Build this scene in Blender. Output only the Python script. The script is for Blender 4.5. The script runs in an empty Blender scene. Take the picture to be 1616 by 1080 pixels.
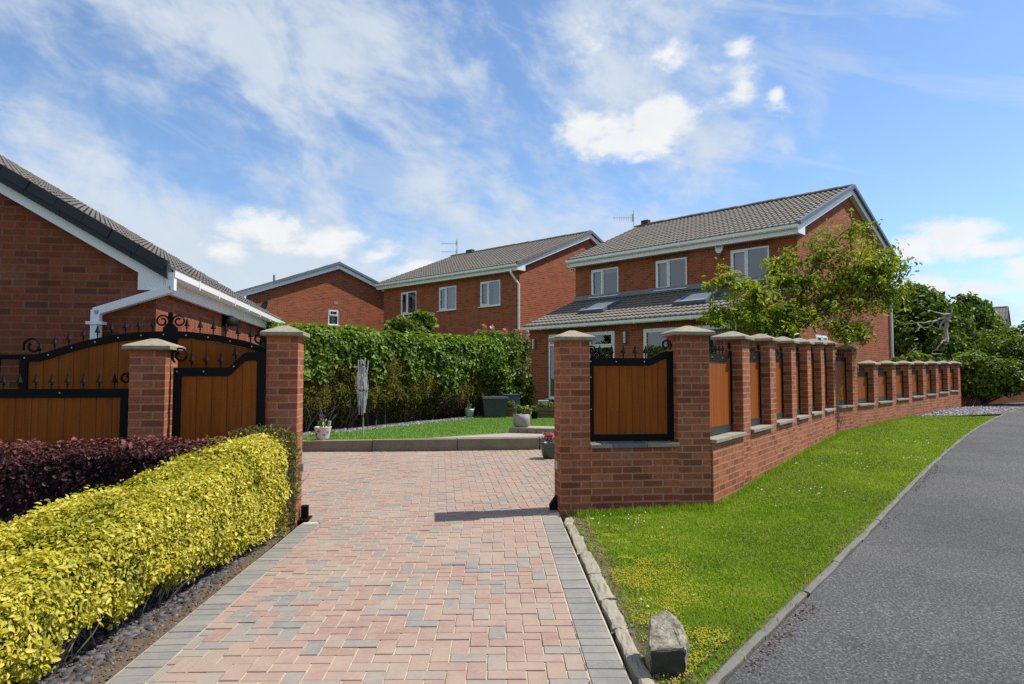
import bpy, bmesh, math, random
import numpy as np
from math import radians as R, sin, cos, pi, atan, atan2, sqrt
from mathutils import Vector as V
random.seed(7); rng = np.random.default_rng(11)
S = bpy.context.scene
COL = S.collection

# ------------------------------------------------------------------ camera, sky, sun
F, CX, CY, EYE = 1077.3, 808.0, 540.0, 1.5
PITCH = atan(56 / F)
cam = bpy.data.cameras.new('camera'); camo = bpy.data.objects.new('camera', cam); COL.objects.link(camo)
camo.location = (0, 0, EYE); camo.rotation_euler = (pi / 2 + PITCH, 0, 0)
cam.sensor_width = 36; cam.lens = 24.0; cam.clip_start = 0.05; cam.clip_end = 3000
S.camera = camo
S.view_settings.view_transform = 'Standard'; S.view_settings.look = 'None'
S.view_settings.exposure = 0.55; S.view_settings.gamma = 1
S.render.engine = 'CYCLES'
S.cycles.max_bounces = 7; S.cycles.transparent_max_bounces = 12; S.cycles.caustics_reflective = False; S.cycles.caustics_refractive = False
S.cycles.use_denoising = False; S.cycles.use_adaptive_sampling = False; S.cycles.denoiser = 'OPENIMAGEDENOISE'; S.cycles.denoising_prefilter = 'ACCURATE'
SUN_AZ, SUN_EL = R(12), R(56)          # azimuth from +X towards +Y
SUNV = V((cos(SUN_EL) * cos(SUN_AZ), cos(SUN_EL) * sin(SUN_AZ), sin(SUN_EL)))
sl = bpy.data.lights.new('sun', 'SUN'); sl.energy = 4.3; sl.angle = R(0.5); sl.color = (1, .95, .87)
so = bpy.data.objects.new('sun', sl); COL.objects.link(so); so.rotation_euler = SUNV.to_track_quat('Z', 'Y').to_euler(); so.location = (30, 8, 50)

class NT:
    """small node-tree writer"""
    def __init__(s, tree): s.t = tree; s.n = tree.nodes; s.l = tree.links
    def add(s, typ, **kw):
        nd = s.n.new(typ)
        for k, v in kw.items():
            if k == 'op': nd.operation = v
            else: setattr(nd, k, v)
        return nd
    def put(s, sock, v):
        if v is None: return
        if isinstance(v, bpy.types.NodeSocket): s.l.new(v, sock)
        else: sock.default_value = v
    def m(s, op, a, b=None, c=None, clamp=False):
        nd = s.add('ShaderNodeMath', op=op); nd.use_clamp = clamp
        s.put(nd.inputs[0], a); s.put(nd.inputs[1], b)
        if c is not None: s.put(nd.inputs[2], c)
        return nd.outputs[0]
    def mix(s, f, a, b, blend='MIX'):
        nd = s.add('ShaderNodeMix', data_type='RGBA', blend_type=blend)
        s.put(nd.inputs[0], f); s.put(nd.inputs[6], a); s.put(nd.inputs[7], b)
        return nd.outputs[2]
    def noise(s, vec, scale, detail=4, rough=.55, dist=0.0, dim='3D'):
        nd = s.add('ShaderNodeTexNoise', noise_dimensions=dim)
        if vec is not None: s.l.new(vec, nd.inputs['Vector'])
        nd.inputs['Scale'].default_value = scale; nd.inputs['Detail'].default_value = detail
        nd.inputs['Roughness'].default_value = rough; nd.inputs['Distortion'].default_value = dist
        return nd.outputs['Fac']
    def ramp(s, f, stops, interp='LINEAR'):
        nd = s.add('ShaderNodeValToRGB'); cr = nd.color_ramp; cr.interpolation = interp
        while len(cr.elements) < len(stops): cr.elements.new(0.5)
        for e, (p, c) in zip(cr.elements, stops):
            e.position = p; e.color = (c, c, c, 1) if isinstance(c, (int, float)) else (*c, 1)
        s.put(nd.inputs[0], f); return nd.outputs[0]
    def mapr(s, v, a, b, c, d, smooth=False):
        nd = s.add('ShaderNodeMapRange'); nd.clamp = True
        if smooth: nd.interpolation_type = 'SMOOTHSTEP'
        for i, x in enumerate((v, a, b, c, d)): s.put(nd.inputs[i], x)
        return nd.outputs[0]
    def comb(s, x, y, z):
        nd = s.add('ShaderNodeCombineXYZ')
        for i, v in enumerate((x, y, z)): s.put(nd.inputs[i], v)
        return nd.outputs[0]

def ray(x, y):
    a, b = (x - CX) / F, -(y - CY) / F
    return V((a, cos(PITCH) - b * sin(PITCH), sin(PITCH) + b * cos(PITCH)))

def build_world():
    w = bpy.data.worlds.new('World'); S.world = w; w.use_nodes = True
    T = NT(w.node_tree); T.n.clear()
    out = T.add('ShaderNodeOutputWorld'); bg = T.add('ShaderNodeBackground')
    T.l.new(bg.outputs[0], out.inputs[0])
    STR = 0.108
    bg.inputs[1].default_value = STR
    sky = T.add('ShaderNodeTexSky'); sky.sky_type = 'NISHITA'; sky.sun_disc = False
    sky.sun_elevation = SUN_EL; sky.sun_rotation = pi / 2 - SUN_AZ
    sky.air_density = 1.0; sky.dust_density = .35; sky.ozone_density = 1.6
    tc = T.add('ShaderNodeTexCoord'); d = tc.outputs['Generated']
    sp = T.add('ShaderNodeSeparateXYZ'); T.l.new(d, sp.inputs[0]); X, Y, Z = sp.outputs
    az = T.m('ARCTAN2', X, Y); el = T.m('ARCSINE', Z)
    # high thin cloud: mottled veils drawn out into slanting streaks, more of it to the left
    def rot(a, sx, sy, off):
        c, s_ = cos(a), sin(a)
        u = T.m('ADD', T.m('MULTIPLY', az, c * sx), T.m('MULTIPLY', el, s_ * sx)); v = T.m('ADD', T.m('MULTIPLY', az, -s_ * sy), T.m('MULTIPLY', el, c * sy))
        return T.comb(T.m('ADD', u, off), v, off)
    n1 = T.noise(rot(R(-26), 2.6, 4.0, 3.4), 1.0, 9, .58, .35)
    n2 = T.noise(rot(R(-34), 8.0, 13.0, 7.7), 1.0, 8, .60, .5)
    n3 = T.noise(rot(R(-8), 16.0, 34.0, 1.7), 1.0, 5, .6, .4)
    side = T.mapr(az, -.55, .12, .080, -.060, True)
    low = T.mapr(el, .05, .32, .10, 0.0, True)
    s1 = T.m('ADD', T.m('ADD', T.m('ADD', T.m('MULTIPLY', n1, .80), T.m('MULTIPLY', n2, .30)), T.m('MULTIPLY', n3, .16)), T.m('ADD', side, low))
    cir = T.mapr(s1, .56, .755, 0.03, .92, True)
    n4 = T.noise(rot(R(-20), 2.4, 16.0, 12.3), 1.0, 7, .6, .9); cir = T.m('MAXIMUM', cir, T.mapr(T.m('ADD', n4, T.m('MULTIPLY', T.m('SUBTRACT', n1, .5), .5)), .46, .72, 0.0, .42, True))
    # heaped cloud low down: lumps at given directions with torn edges
    vec = T.comb(T.m('MULTIPLY', az, 1.0), T.m('MULTIPLY', el, 1.5), 0.0)
    nf = T.noise(vec, 11.0, 8, .62, .25)
    nb = T.noise(vec, 34.0, 5, .6, .1)
    best = None
    lumps = [(935, 200, 50, 34, 1.1), (1040, 196, 70, 42, 1.15), (985, 226, 100, 32, 1.1), (968, 198, 60, 34, 1.05), (940, 70, 60, 34, .72), (1052, 84, 36, 26, .7), (1175, 135, 36, 34, .82), (1226, 150, 24, 30, .8), (1128, 108, 30, 14, .5), (1165, 80, 30, 16, .62),
             (430, 366, 62, 36, 1.05), (520, 378, 84, 30, 1.0), (475, 392, 110, 18, .9), (1500, 374, 66, 34, 1.05), (1440, 388, 60, 24, 1), (1560, 392, 60, 14, .8), (1560, 458, 120, 22, 1), (1480, 458, 60, 24, 1), (650, 430, 60, 26, .8), (590, 405, 44, 22, .85), (360, 400, 60, 18, .7), (1405, 470, 40, 30, .9), (1640, 430, 80, 26, .8), (-120, 330, 140, 60, .9), (1900, 380, 150, 50, .9)]
    for (x, y, rx, ry, amp) in lumps:
        r = ray(x, y).normalized(); a0, e0 = atan2(r.x, r.y), math.asin(r.z)
        k = 1 / F * cos(atan((x - CX) / F))
        du = T.m('DIVIDE', T.m('SUBTRACT', az, a0), rx * k)
        dv = T.m('DIVIDE', T.m('SUBTRACT', el, e0), ry * k)
        q = T.m('SQRT', T.m('ADD', T.m('MULTIPLY', du, du), T.m('MULTIPLY', dv, dv)))
        f = T.m('MULTIPLY', T.m('SUBTRACT', 1.35, q), amp)
        best = f if best is None else T.m('MAXIMUM', best, f)
    field = T.m('ADD', T.m('MULTIPLY', best, .62), T.m('ADD', T.m('MULTIPLY', T.m('SUBTRACT', nf, .5), 1.9), T.m('MULTIPLY', T.m('SUBTRACT', nb, .5), .6)))
    cum = T.mapr(field, .15, .66, 0.0, .94, True)
    shade = T.mapr(T.noise(vec, 16.0, 5, .55), .35, .68, 0.80, 1.0)
    cirrus_col = T.mix(n2, (3.4, 4.0, 4.8, 1), (4.9, 5.3, 5.7, 1))
    cum_col = T.mix(shade, (3.9, 4.4, 5.1, 1), (6.0, 6.05, 6.0, 1))
    skyc = T.mix(1.0, sky.outputs[0], (.84, .98, 1.12, 1), 'MULTIPLY')
    c1 = T.mix(cir, skyc, cirrus_col)
    c2 = T.mix(cum, c1, cum_col)
    T.l.new(c2, bg.inputs[0])
build_world()

# ------------------------------------------------------------------ measuring helpers
def at(x, y, Y):
    r = ray(x, y); return V((0, 0, EYE)) + r * (Y / r.y)
def hit(x, y, P, n):
    r = ray(x, y); o = V((0, 0, EYE)); t = (V(P) - o).dot(V(n)) / r.dot(V(n)); return o + r * t
def V3(p, z=0): return V((p[0], p[1], z))

# terrain: thin-plate surface through surveyed heights
CTRL = np.array([(-2, 3.2, .03), (.6, 3.2, .03), (-2.1, 7, .03), (.5, 7.2, .065), (2.1, 7.5, .09), (0, 9.5, .13), (-2.5, 11.9, .20), (.5, 12.4, .20), (3, 10, .2),
    (3.0, 8.75, .15), (4.6, 11.1, .23), (6.9, 14.6, .32), (7.9, 15.6, .34), (11.5, 19.5, .43), (15.3, 23.3, .49), (.9, 3.2, 0), (2.2, 4.85, .06), (5.1, 8.7, .17), (10.7, 15.7, .38), (15.4, 21, .53),
    (4, 3, .0), (9, 8, .2), (14, 12, .34), (20, 18, .5), (28, 28, .7), (1, 21, .46), (8, 19, .46), (-4, 14, .42), (-12, 30, .4), (13, 25, .5), (20, 32, .6), (-10, 3, .0), (-6, 8, .03), (0, -4, 0), (10, -4, 0), (-10, -4, 0), (-14, 14, .3), (0, 36, .6), (35, 10, .5), (35, 40, .8), (-30, 40, .5), (-30, 0, 0)], float)
def _tps():
    P = CTRL[:, :2]; n = len(P)
    d = np.linalg.norm(P[:, None] - P[None], axis=2); K = np.where(d > 0, d * d * np.log(d + 1e-12), 0) + np.eye(n) * .6
    A = np.zeros((n + 3, n + 3)); A[:n, :n] = K; A[:n, n] = 1; A[:n, n + 1:] = P; A[n, :n] = 1; A[n + 1:, :n] = P.T
    return np.linalg.solve(A, np.concatenate([CTRL[:, 2], [0, 0, 0]]))
_W = _tps()
def gs(xs, ys):
    xs = np.asarray(xs, float); ys = np.asarray(ys, float)
    cx = np.clip(xs, -32, 38); cy = np.clip(ys, -6, 44); P = CTRL[:, :2]
    d = np.sqrt((cx[..., None] - P[:, 0]) ** 2 + (cy[..., None] - P[:, 1]) ** 2)
    k = d * d * np.log(d + 1e-12)
    return k @ _W[:-3] + _W[-3] + _W[-2] * cx + _W[-1] * cy
def g(x, y): return float(gs(x, y))
def ong(x, y, off=0.0):
    r = ray(x, y); o = V((0, 0, EYE)); z = .1
    for _ in range(25):
        t = (z + off - EYE) / r.z; p = o + r * t; z = g(p.x, p.y)
    return p

# ------------------------------------------------------------------ object helpers
ORG = {}
def tag(o, label=None, cat=None, group=None, kind=None):
    for k, v in (('label', label), ('category', cat), ('group', group), ('kind', kind)):
        if v: o[k] = v
    return o
def thing(name, label, cat, loc, group=None):
    o = bpy.data.objects.new(name, None); COL.objects.link(o); o.location = loc; o.empty_display_size = .2
    ORG[o.name] = V(loc); return tag(o, label, cat, group)

class MB:
    def __init__(s): s.v = []; s.f = []; s.uv = []; s.uvset = False
    def face(s, pts, uv=None):
        i = len(s.v); s.v += [tuple(p) for p in pts]; s.f.append(tuple(range(i, i + len(pts)))); s.uv.append(uv)
    def box(s, c, ax, ay, az):
        """centre and three half-axes"""
        c, ax, ay, az = map(V, (c, ax, ay, az))
        p = lambda a, b, d: c + ax * a + ay * b + az * d
        for q in (((-1, -1, -1), (-1, 1, -1), (1, 1, -1), (1, -1, -1)), ((-1, -1, 1), (1, -1, 1), (1, 1, 1), (-1, 1, 1)), ((-1, -1, -1), (1, -1, -1), (1, -1, 1), (-1, -1, 1)),
                  ((1, -1, -1), (1, 1, -1), (1, 1, 1), (1, -1, 1)), ((1, 1, -1), (-1, 1, -1), (-1, 1, 1), (1, 1, 1)), ((-1, 1, -1), (-1, -1, -1), (-1, -1, 1), (-1, 1, 1))):
            s.face([p(*t) for t in q])
    def prism(s, poly, ext):
        """planar polygon extruded by a vector"""
        poly = [V(p) for p in poly]; e = V(ext); top = [p + e for p in poly]; n = len(poly)
        s.face(poly[::-1]); s.face(top)
        for i in range(n): s.face([poly[i], poly[(i + 1) % n], top[(i + 1) % n], top[i]])
    def ribbon(s, top, drop, ext):
        """band under a top edge, given thickness"""
        d, e = V(drop), V(ext); top = [V(p) for p in top]
        for a, b in zip(top, top[1:]):
            s.face([a + d, b + d, b, a]); s.face([a + e, b + e, b + d + e, a + d + e]); s.face([a, b, b + e, a + e]); s.face([a + d + e, b + d + e, b + d, a + d])
        for a, fl in ((top[0], 0), (top[-1], 1)): s.face([a, a + e, a + d + e, a + d])
    def tube(s, pts, r, n=8, r1=None, cap=True):
        pts = [V(p) for p in pts]; N = len(pts); rings = []
        rs = r if isinstance(r, (list, tuple)) else [r + ((r if r1 is None else r1) - r) * i / max(1, N - 1) for i in range(N)]
        ref = None
        for i, p in enumerate(pts):
            t = (pts[min(i + 1, N - 1)] - pts[max(i - 1, 0)])
            t = t.normalized() if t.length > 1e-9 else V((0, 0, 1))
            if ref is None or abs(ref.dot(t)) > .98: ref = V((0, 0, 1)) if abs(t.z) < .9 else V((1, 0, 0))
            a = t.cross(ref).normalized(); b = a.cross(t); ref = b
            i0 = len(s.v)
            s.v += [tuple(p + (a * cos(2 * pi * k / n) + b * sin(2 * pi * k / n)) * rs[i]) for k in range(n)]
            rings.append(i0)
        for A, B in zip(rings, rings[1:]):
            for k in range(n):
                s.f.append((A + k, A + (k + 1) % n, B + (k + 1) % n, B + k)); s.uv.append(None)
        if cap:
            s.f.append(tuple(rings[0] + k for k in range(n))[::-1]); s.uv.append(None)
            s.f.append(tuple(rings[-1] + k for k in range(n))); s.uv.append(None)
    def lathe(s, prof, c, n=20, axis=None):
        """profile of (radius, height) about a vertical axis at c"""
        c = V(c); rings = []
        for r, h in prof:
            i0 = len(s.v); s.v += [tuple(c + V((r * cos(2 * pi * k / n), r * sin(2 * pi * k / n), h))) for k in range(n)]; rings.append(i0)
        for A, B in zip(rings, rings[1:]):
            for k in range(n): s.f.append((A + k, A + (k + 1) % n, B + (k + 1) % n, B + k)); s.uv.append(None)
        s.f.append(tuple(rings[0] + k for k in range(n))[::-1]); s.uv.append(None)
        s.f.append(tuple(rings[-1] + k for k in range(n))); s.uv.append(None)
    def build(s, name, mat, parent=None, loc=None, uvo=(0, 0, 0), swap=False, smooth=False, bevel=0):
        org = ORG[parent.name] if parent else (V(loc) if loc is not None else V((0, 0, 0)))
        me = bpy.data.meshes.new(name)
        vv = [(a - org.x, b - org.y, c - org.z) for a, b, c in s.v]
        me.from_pydata(vv, [], s.f); me.materials.append(mat)
        uvl = me.uv_layers.new(name='UVMap'); uo = V(uvo); data = np.zeros(len(me.loops) * 2, np.float32)
        for p, cu in zip(me.polygons, s.uv):
            if cu:
                for li, c in zip(p.loop_indices, cu): data[2 * li], data[2 * li + 1] = c
                continue
            n = p.normal
            if abs(n.z) > .75: t, b = V((1, 0, 0)), V((0, 1, 0))
            else:
                t = V((-n.y, n.x, 0)); t = t.normalized() if t.length > 1e-6 else V((1, 0, 0)); b = V((0, 0, 1))
            for li, vi in zip(p.loop_indices, p.vertices):
                q = V(s.v[vi]) - uo; u, v = q.dot(t), q.dot(b)
                data[2 * li], data[2 * li + 1] = (v, u) if swap else (u, v)
        uvl.data.foreach_set('uv', data)
        if smooth: me.polygons.foreach_set('use_smooth', [True] * len(me.polygons))
        o = bpy.data.objects.new(name, me); COL.objects.link(o)
        if parent: o.parent = parent
        else: o.location = org
        ORG[o.name] = org
        if bevel:
            bm = bmesh.new(); bm.from_mesh(me); bmesh.ops.remove_doubles(bm, verts=bm.verts, dist=1e-5)
            es = [e for e in bm.edges if len(e.link_faces) == 2 and e.calc_face_angle(0) > .4]
            bmesh.ops.bevel(bm, geom=es, offset=bevel, segments=2, affect='EDGES', profile=.6, clamp_overlap=True); bm.to_mesh(me); bm.free()
        return o

def np_mesh(name, verts, quads, mat, parent=None, loc=(0, 0, 0), var=None, kind=None, nper=4):
    """large mesh from arrays: verts (n,3), quads (m,nper), one value per face"""
    org = ORG[parent.name] if parent else V(loc)
    me = bpy.data.meshes.new(name); n, m = len(verts), len(quads)
    me.vertices.add(n); me.vertices.foreach_set('co', (np.asarray(verts, np.float32) - np.array(org, np.float32)).ravel())
    me.loops.add(m * nper); me.loops.foreach_set('vertex_index', np.asarray(quads, np.int32).ravel())
    me.polygons.add(m); me.polygons.foreach_set('loop_start', np.arange(0, m * nper, nper, dtype=np.int32))
    me.update(calc_edges=True); me.validate()
    if var is not None:
        a = me.attributes.new('var', 'FLOAT', 'FACE'); a.data.foreach_set('value', np.asarray(var, np.float32))
    me.materials.append(mat)
    o = bpy.data.objects.new(name, me); COL.objects.link(o)
    if parent: o.parent = parent
    else: o.location = org
    ORG[o.name] = org
    return o

# ------------------------------------------------------------------ materials
def mat(name):
    m = bpy.data.materials.new(name); m.use_nodes = True; T = NT(m.node_tree)
    bs = T.n['Principled BSDF']; return m, T, bs
def bump(T, bs, h, strength=.4, dist=.01):
    b = T.add('ShaderNodeBump'); b.inputs['Strength'].default_value = strength; b.inputs['Distance'].default_value = dist
    T.l.new(h, b.inputs['Height']); T.l.new(b.outputs[0], bs.inputs['Normal'])
def objco(T):
    # world position: every part is modelled in world metres
    return T.add('ShaderNodeNewGeometry').outputs['Position']

def m_plain(name, col, rough=.5, var=.12, scale=8, metal=0, spec=.5, bmp=0, bscale=60):
    m, T, bs = mat(name); p = objco(T)
    n = T.noise(p, scale, 5, .6)
    c = T.mix(n, tuple(x * (1 - var) for x in col) + (1,), tuple(min(1, x * (1 + var)) for x in col) + (1,))
    T.l.new(c, bs.inputs['Base Color']); bs.inputs['Roughness'].default_value = rough; bs.inputs['Metallic'].default_value = metal
    bs.inputs['Specular IOR Level'].default_value = spec
    if bmp: bump(T, bs, T.noise(p, bscale, 4, .6), bmp, .01)
    return m

def m_brick(name, cols, mortar, bw=.225, bh=.075, ms=.0105, stain=.35, msm=.15):
    m, T, bs = mat(name); uv = T.add('ShaderNodeUVMap').outputs[0]; p = objco(T)
    wob = T.add('ShaderNodeVectorMath', operation='ADD'); T.l.new(uv, wob.inputs[0])
    nz = T.add('ShaderNodeTexNoise'); nz.inputs['Scale'].default_value = 9; T.l.new(p, nz.inputs['Vector'])
    sc = T.add('ShaderNodeVectorMath', operation='MULTIPLY_ADD'); T.l.new(nz.outputs['Color'], sc.inputs[0]); sc.inputs[1].default_value = (.006, .005, 0); sc.inputs[2].default_value = (-.003, -.0025, 0)
    T.l.new(sc.outputs[0], wob.inputs[1])
    b = T.add('ShaderNodeTexBrick'); b.offset = .5; b.squash = 1
    T.l.new(wob.outputs[0], b.inputs['Vector']); b.inputs['Scale'].default_value = 1
    b.inputs['Color1'].default_value = (0, 0, 0, 1); b.inputs['Color2'].default_value = (1, 1, 1, 1); b.inputs['Mortar'].default_value = (.5, .5, .5, 1)
    b.inputs['Mortar Size'].default_value = ms; b.inputs['Mortar Smooth'].default_value = msm; b.inputs['Bias'].default_value = 0
    b.inputs['Brick Width'].default_value = bw; b.inputs['Row Height'].default_value = bh
    k = len(cols); bc = T.ramp(b.outputs['Color'], [(i / (k - 1), c) for i, c in enumerate(cols)])
    n1 = T.noise(p, 38, 5, .65); n2 = T.noise(p, 2.2, 4, .6); n3 = T.noise(p, 130, 3, .6)
    bc = T.mix(T.mapr(n1, .35, .7, 0, .55), bc, (cols[0][0] * .62, cols[0][1] * .62, cols[0][2] * .7, 1))
    bc = T.mix(T.mapr(n3, .55, .8, 0, .35), bc, (.42, .2, .13, 1))
    mc = T.mix(n1, tuple(x * .75 for x in mortar) + (1,), tuple(x * 1.15 for x in mortar) + (1,))
    c = T.mix(b.outputs['Fac'], bc, mc)
    c = T.mix(T.mapr(n2, .42, .75, 0, stain), c, T.mix(1.0, c, (.62, .60, .56, 1), 'MULTIPLY'))
    sx = T.add('ShaderNodeVectorMath', operation='MULTIPLY'); T.l.new(p, sx.inputs[0]); sx.inputs[1].default_value = (7, 7, .7); n5 = T.noise(sx.outputs[0], 1.0, 5, .65)
    c = T.mix(T.mapr(n5, .5, .74, 0, .5), c, T.mix(1.0, c, (.60, .60, .58, 1), 'MULTIPLY')); n6 = T.noise(p, 1.4, 5, .7); c = T.mix(T.mapr(n6, .58, .76, 0, .35), c, (.30, .235, .18, 1))
    T.l.new(c, bs.inputs['Base Color']); bs.inputs['Roughness'].default_value = .85; bs.inputs['Specular IOR Level'].default_value = .25
    h = T.m('ADD', T.m('MULTIPLY', b.outputs['Fac'], -1.0), T.m('MULTIPLY', n1, .55))
    bump(T, bs, h, .55, .006)
    return m

def m_leaf(name, stops, rough=.45, trans=.35, spec=.35):
    m, T, bs = mat(name); at_ = T.add('ShaderNodeAttribute'); at_.attribute_name = 'var'
    c = T.ramp(at_.outputs['Fac'], stops)
    p = objco(T); c = T.mix(T.mapr(T.noise(p, 3.0, 3), .35, .7, 0, .35), c, T.mix(1.0, c, (.72, .78, .7, 1), 'MULTIPLY'))
    T.l.new(c, bs.inputs['Base Color']); bs.inputs['Roughness'].default_value = rough; bs.inputs['Specular IOR Level'].default_value = spec
    tr = T.add('ShaderNodeBsdfTranslucent'); T.l.new(T.mix(1.0, c, (1.15, 1.2, .6, 1), 'MULTIPLY'), tr.inputs[0])
    mx = T.add('ShaderNodeMixShader'); mx.inputs[0].default_value = trans
    T.l.new(bs.outputs[0], mx.inputs[1]); T.l.new(tr.outputs[0], mx.inputs[2])
    T.l.new(mx.outputs[0], T.n['Material Output'].inputs[0])
    return m

def m_wood(name, a, b_, plank=.145):
    m, T, bs = mat(name); uv = T.add('ShaderNodeUVMap').outputs[0]; p = objco(T)
    sp = T.add('ShaderNodeSeparateXYZ'); T.l.new(uv, sp.inputs[0]); u, v, _ = sp.outputs
    k = T.m('FLOOR', T.m('DIVIDE', u, plank)); wn = T.add('ShaderNodeTexWhiteNoise', noise_dimensions='1D'); T.l.new(k, wn.inputs['W'])
    gr = T.noise(T.comb(T.m('MULTIPLY', u, 60), T.m('MULTIPLY', v, 1.6), T.m('MULTIPLY', wn.outputs['Value'], 40)), 1.0, 6, .65, .9)
    gr2 = T.noise(T.comb(T.m('MULTIPLY', u, 22), T.m('MULTIPLY', v, .9), T.m('MULTIPLY', wn.outputs['Value'], 17)), 1.0, 4, .6, 1.6)
    c = T.mix(gr, a + (1,), b_ + (1,)); c = T.mix(T.mapr(gr2, .42, .66, 0, .55), c, T.mix(1.0, c, (.48, .42, .36, 1), 'MULTIPLY')); c = T.mix(T.mapr(T.noise(p, 1.7, 4), .45, .7, 0, .4), c, T.mix(1.0, c, (.7, .66, .6, 1), 'MULTIPLY'))
    c = T.mix(T.m('MULTIPLY', wn.outputs['Value'], .35), c, T.mix(1.0, c, (1.25, 1.2, 1.1, 1), 'MULTIPLY'))
    fr = T.m('FRACT', T.m('DIVIDE', u, plank)); gv = T.m('MINIMUM', fr, T.m('SUBTRACT', 1.0, fr))
    gm = T.mapr(gv, .0, .035, 0, 1)
    c = T.mix(gm, (.03, .012, .004, 1), c)
    T.l.new(c, bs.inputs['Base Color']); bs.inputs['Roughness'].default_value = .5; bs.inputs['Specular IOR Level'].default_value = .16
    bump(T, bs, T.m('ADD', T.m('MULTIPLY', gm, 1.0), T.m('MULTIPLY', gr, .15)), .5, .004)
    return m

def m_attr(name, stops, rough=.85, extra=None, interp='CONSTANT', bscale=160, bstr=.35, dust=None):
    """colour picked per face by the attribute var, with fine grain"""
    m, T, bs = mat(name); a = T.add('ShaderNodeAttribute'); a.attribute_name = 'var'; p = objco(T)
    c = T.ramp(a.outputs['Fac'], stops, interp)
    n = T.noise(p, bscale, 4, .7); n2 = T.noise(p, 1.1, 5, .6); n3 = T.noise(p, 7, 4, .6)
    c = T.mix(T.mapr(n, .3, .7, .0, .55), c, T.mix(1.0, c, (1.4, 1.38, 1.34, 1), 'MULTIPLY')); n4 = T.noise(p, 24, 4, .65); c = T.mix(T.mapr(n4, .45, .72, 0, .45), c, T.mix(1.0, c, (.76, .77, .80, 1), 'MULTIPLY'))
    c = T.mix(T.mapr(n3, .4, .7, 0, .3), c, T.mix(1.0, c, (.7, .7, .72, 1), 'MULTIPLY'))
    if dust: n7 = T.noise(p, 9.0, 6, .72); n8 = T.noise(p, 42, 4, .7); c = T.mix(T.mapr(T.m('ADD', T.m('MULTIPLY', n7, .6), T.m('MULTIPLY', n8, .4)), .42, .66, 0, .6), c, dust + (1,))
    if extra: c = T.mix(T.mapr(n2, .42, .66, 0, extra[1]), c, extra[0] + (1,))
    T.l.new(c, bs.inputs['Base Color']); bs.inputs['Roughness'].default_value = rough; bs.inputs['Specular IOR Level'].default_value = .3
    bump(T, bs, n, bstr, .004)
    return m

BR = [(.115, .030, .018), (.19, .050, .026), (.24, .066, .032), (.27, .085, .044), (.135, .045, .034)]
M = {}
M['brick_garden'] = m_brick('garden brick', ms=.0085, cols= [(0.2074, 0.0529, 0.0252), (0.3416, 0.0851, 0.0378), (0.427, 0.1127, 0.0483), (0.4758, 0.138, 0.063), (0.2196, 0.0667, 0.0378)], mortar=(0.3355, 0.2242, 0.1313), stain=.5)
M['brick_house'] = m_brick('house brick', [(0.2204, 0.04928, 0.021), (0.348, 0.07616, 0.0273), (0.4176, 0.0952, 0.03465), (0.3712, 0.08736, 0.0336), (0.2552, 0.06048, 0.0273)], (0.3132, 0.1624, 0.08925), ms=.009)
M['soldier'] = m_brick('soldier brick', [(.17, .04, .02), (.30, .07, .028), (.36, .09, .036), (.26, .06, .028)], (.12, .055, .034), ms=.012)
M['brick_near'] = m_brick('near brick', [(0.1456, 0.0352, 0.01785), (0.2464, 0.055, 0.02415), (0.3024, 0.0682, 0.02835), (0.2688, 0.0616, 0.0273), (0.1232, 0.0374, 0.0252)], (0.1904, 0.11, 0.063), bw=.25, bh=.081, ms=.0095)
M['brick_red'] = m_brick('smooth red brick', [(.24, .042, .024), (.31, .055, .03), (.28, .05, .03)], (.30, .20, .14), stain=.4)
M['brick_tan'] = m_brick('tan brick', [(.30, .19, .11), (.36, .23, .14), (.33, .2, .12)], (.35, .3, .24))
M['white'] = m_plain('white plastic', (.76, .77, .78), .28, .04, 3)
M['white2'] = m_plain('weathered white plastic', (.66, .67, .67), .35, .10, 5)
M['tile'] = m_plain('concrete roof tile', (.145, .128, .106), .8, .38, 5, bmp=.4)
M['tile_dark'] = m_plain('dark roof tile', (.12, .106, .092), .8, .35, 6, bmp=.4)
M['verge'] = m_plain('dark verge', (.013, .015, .02), .6, .2, 5)
M['verge_grey'] = m_plain('grey verge', (.11, .13, .165), .6, .2, 5)
M['lead'] = m_plain('lead flashing', (.17, .185, .21), .5, .2, 4)
M['cap'] = m_plain('concrete cap', (.26, .225, .16), .9, .5, 17, bmp=.6, bscale=70)
M['sill'] = m_plain('paving sill', (.235, .215, .17), .9, .35, 9, bmp=.5, bscale=50)
M['black'] = m_plain('black painted steel', (.006, .006, .006), .55, .2, 6, spec=.10)
M['wood'] = m_wood('golden oak board', (0.3684, 0.09744, 0.0054), (0.193, 0.04287, 0.0027))
M['stone'] = m_plain('rough stone', (.27, .24, .18), .95, .5, 7, bmp=1.0, bscale=26)
M['kerb'] = m_plain('kerb concrete', (0.1365, 0.1288, 0.1121), .95, .35, 6, bmp=.7, bscale=55)
M['sleeper'] = m_plain('weathered edging', (0.221, 0.192, 0.13), .9, .45, 5, bmp=.5)
M['flag'] = m_plain('paving flag', (.30, .265, .21), .9, .2, 2.5, bmp=.4)
M['bed_soil'] = m_plain('trodden bed soil', (0.1, 0.0736, 0.0496), 1, .45, 16, bmp=1, bscale=45)
M['soil'] = m_plain('dark soil', (.075, .058, .042), 1, .5, 14, bmp=1, bscale=40)
M['bark'] = m_plain('bark', (.085, .068, .052), .9, .4, 12, bmp=.8, bscale=40)
M['twig'] = m_plain('dry twig', (.20, .165, .125), .9, .3, 20)
M['deadwood'] = m_plain('bleached dead wood', (.34, .31, .27), .9, .3, 10)
M['steel'] = m_plain('brushed steel', (.45, .46, .47), .35, .1, 5, metal=.8)
M['alu'] = m_plain('galvanised tube', (.5, .52, .53), .4, .12, 8, metal=.4)
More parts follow.
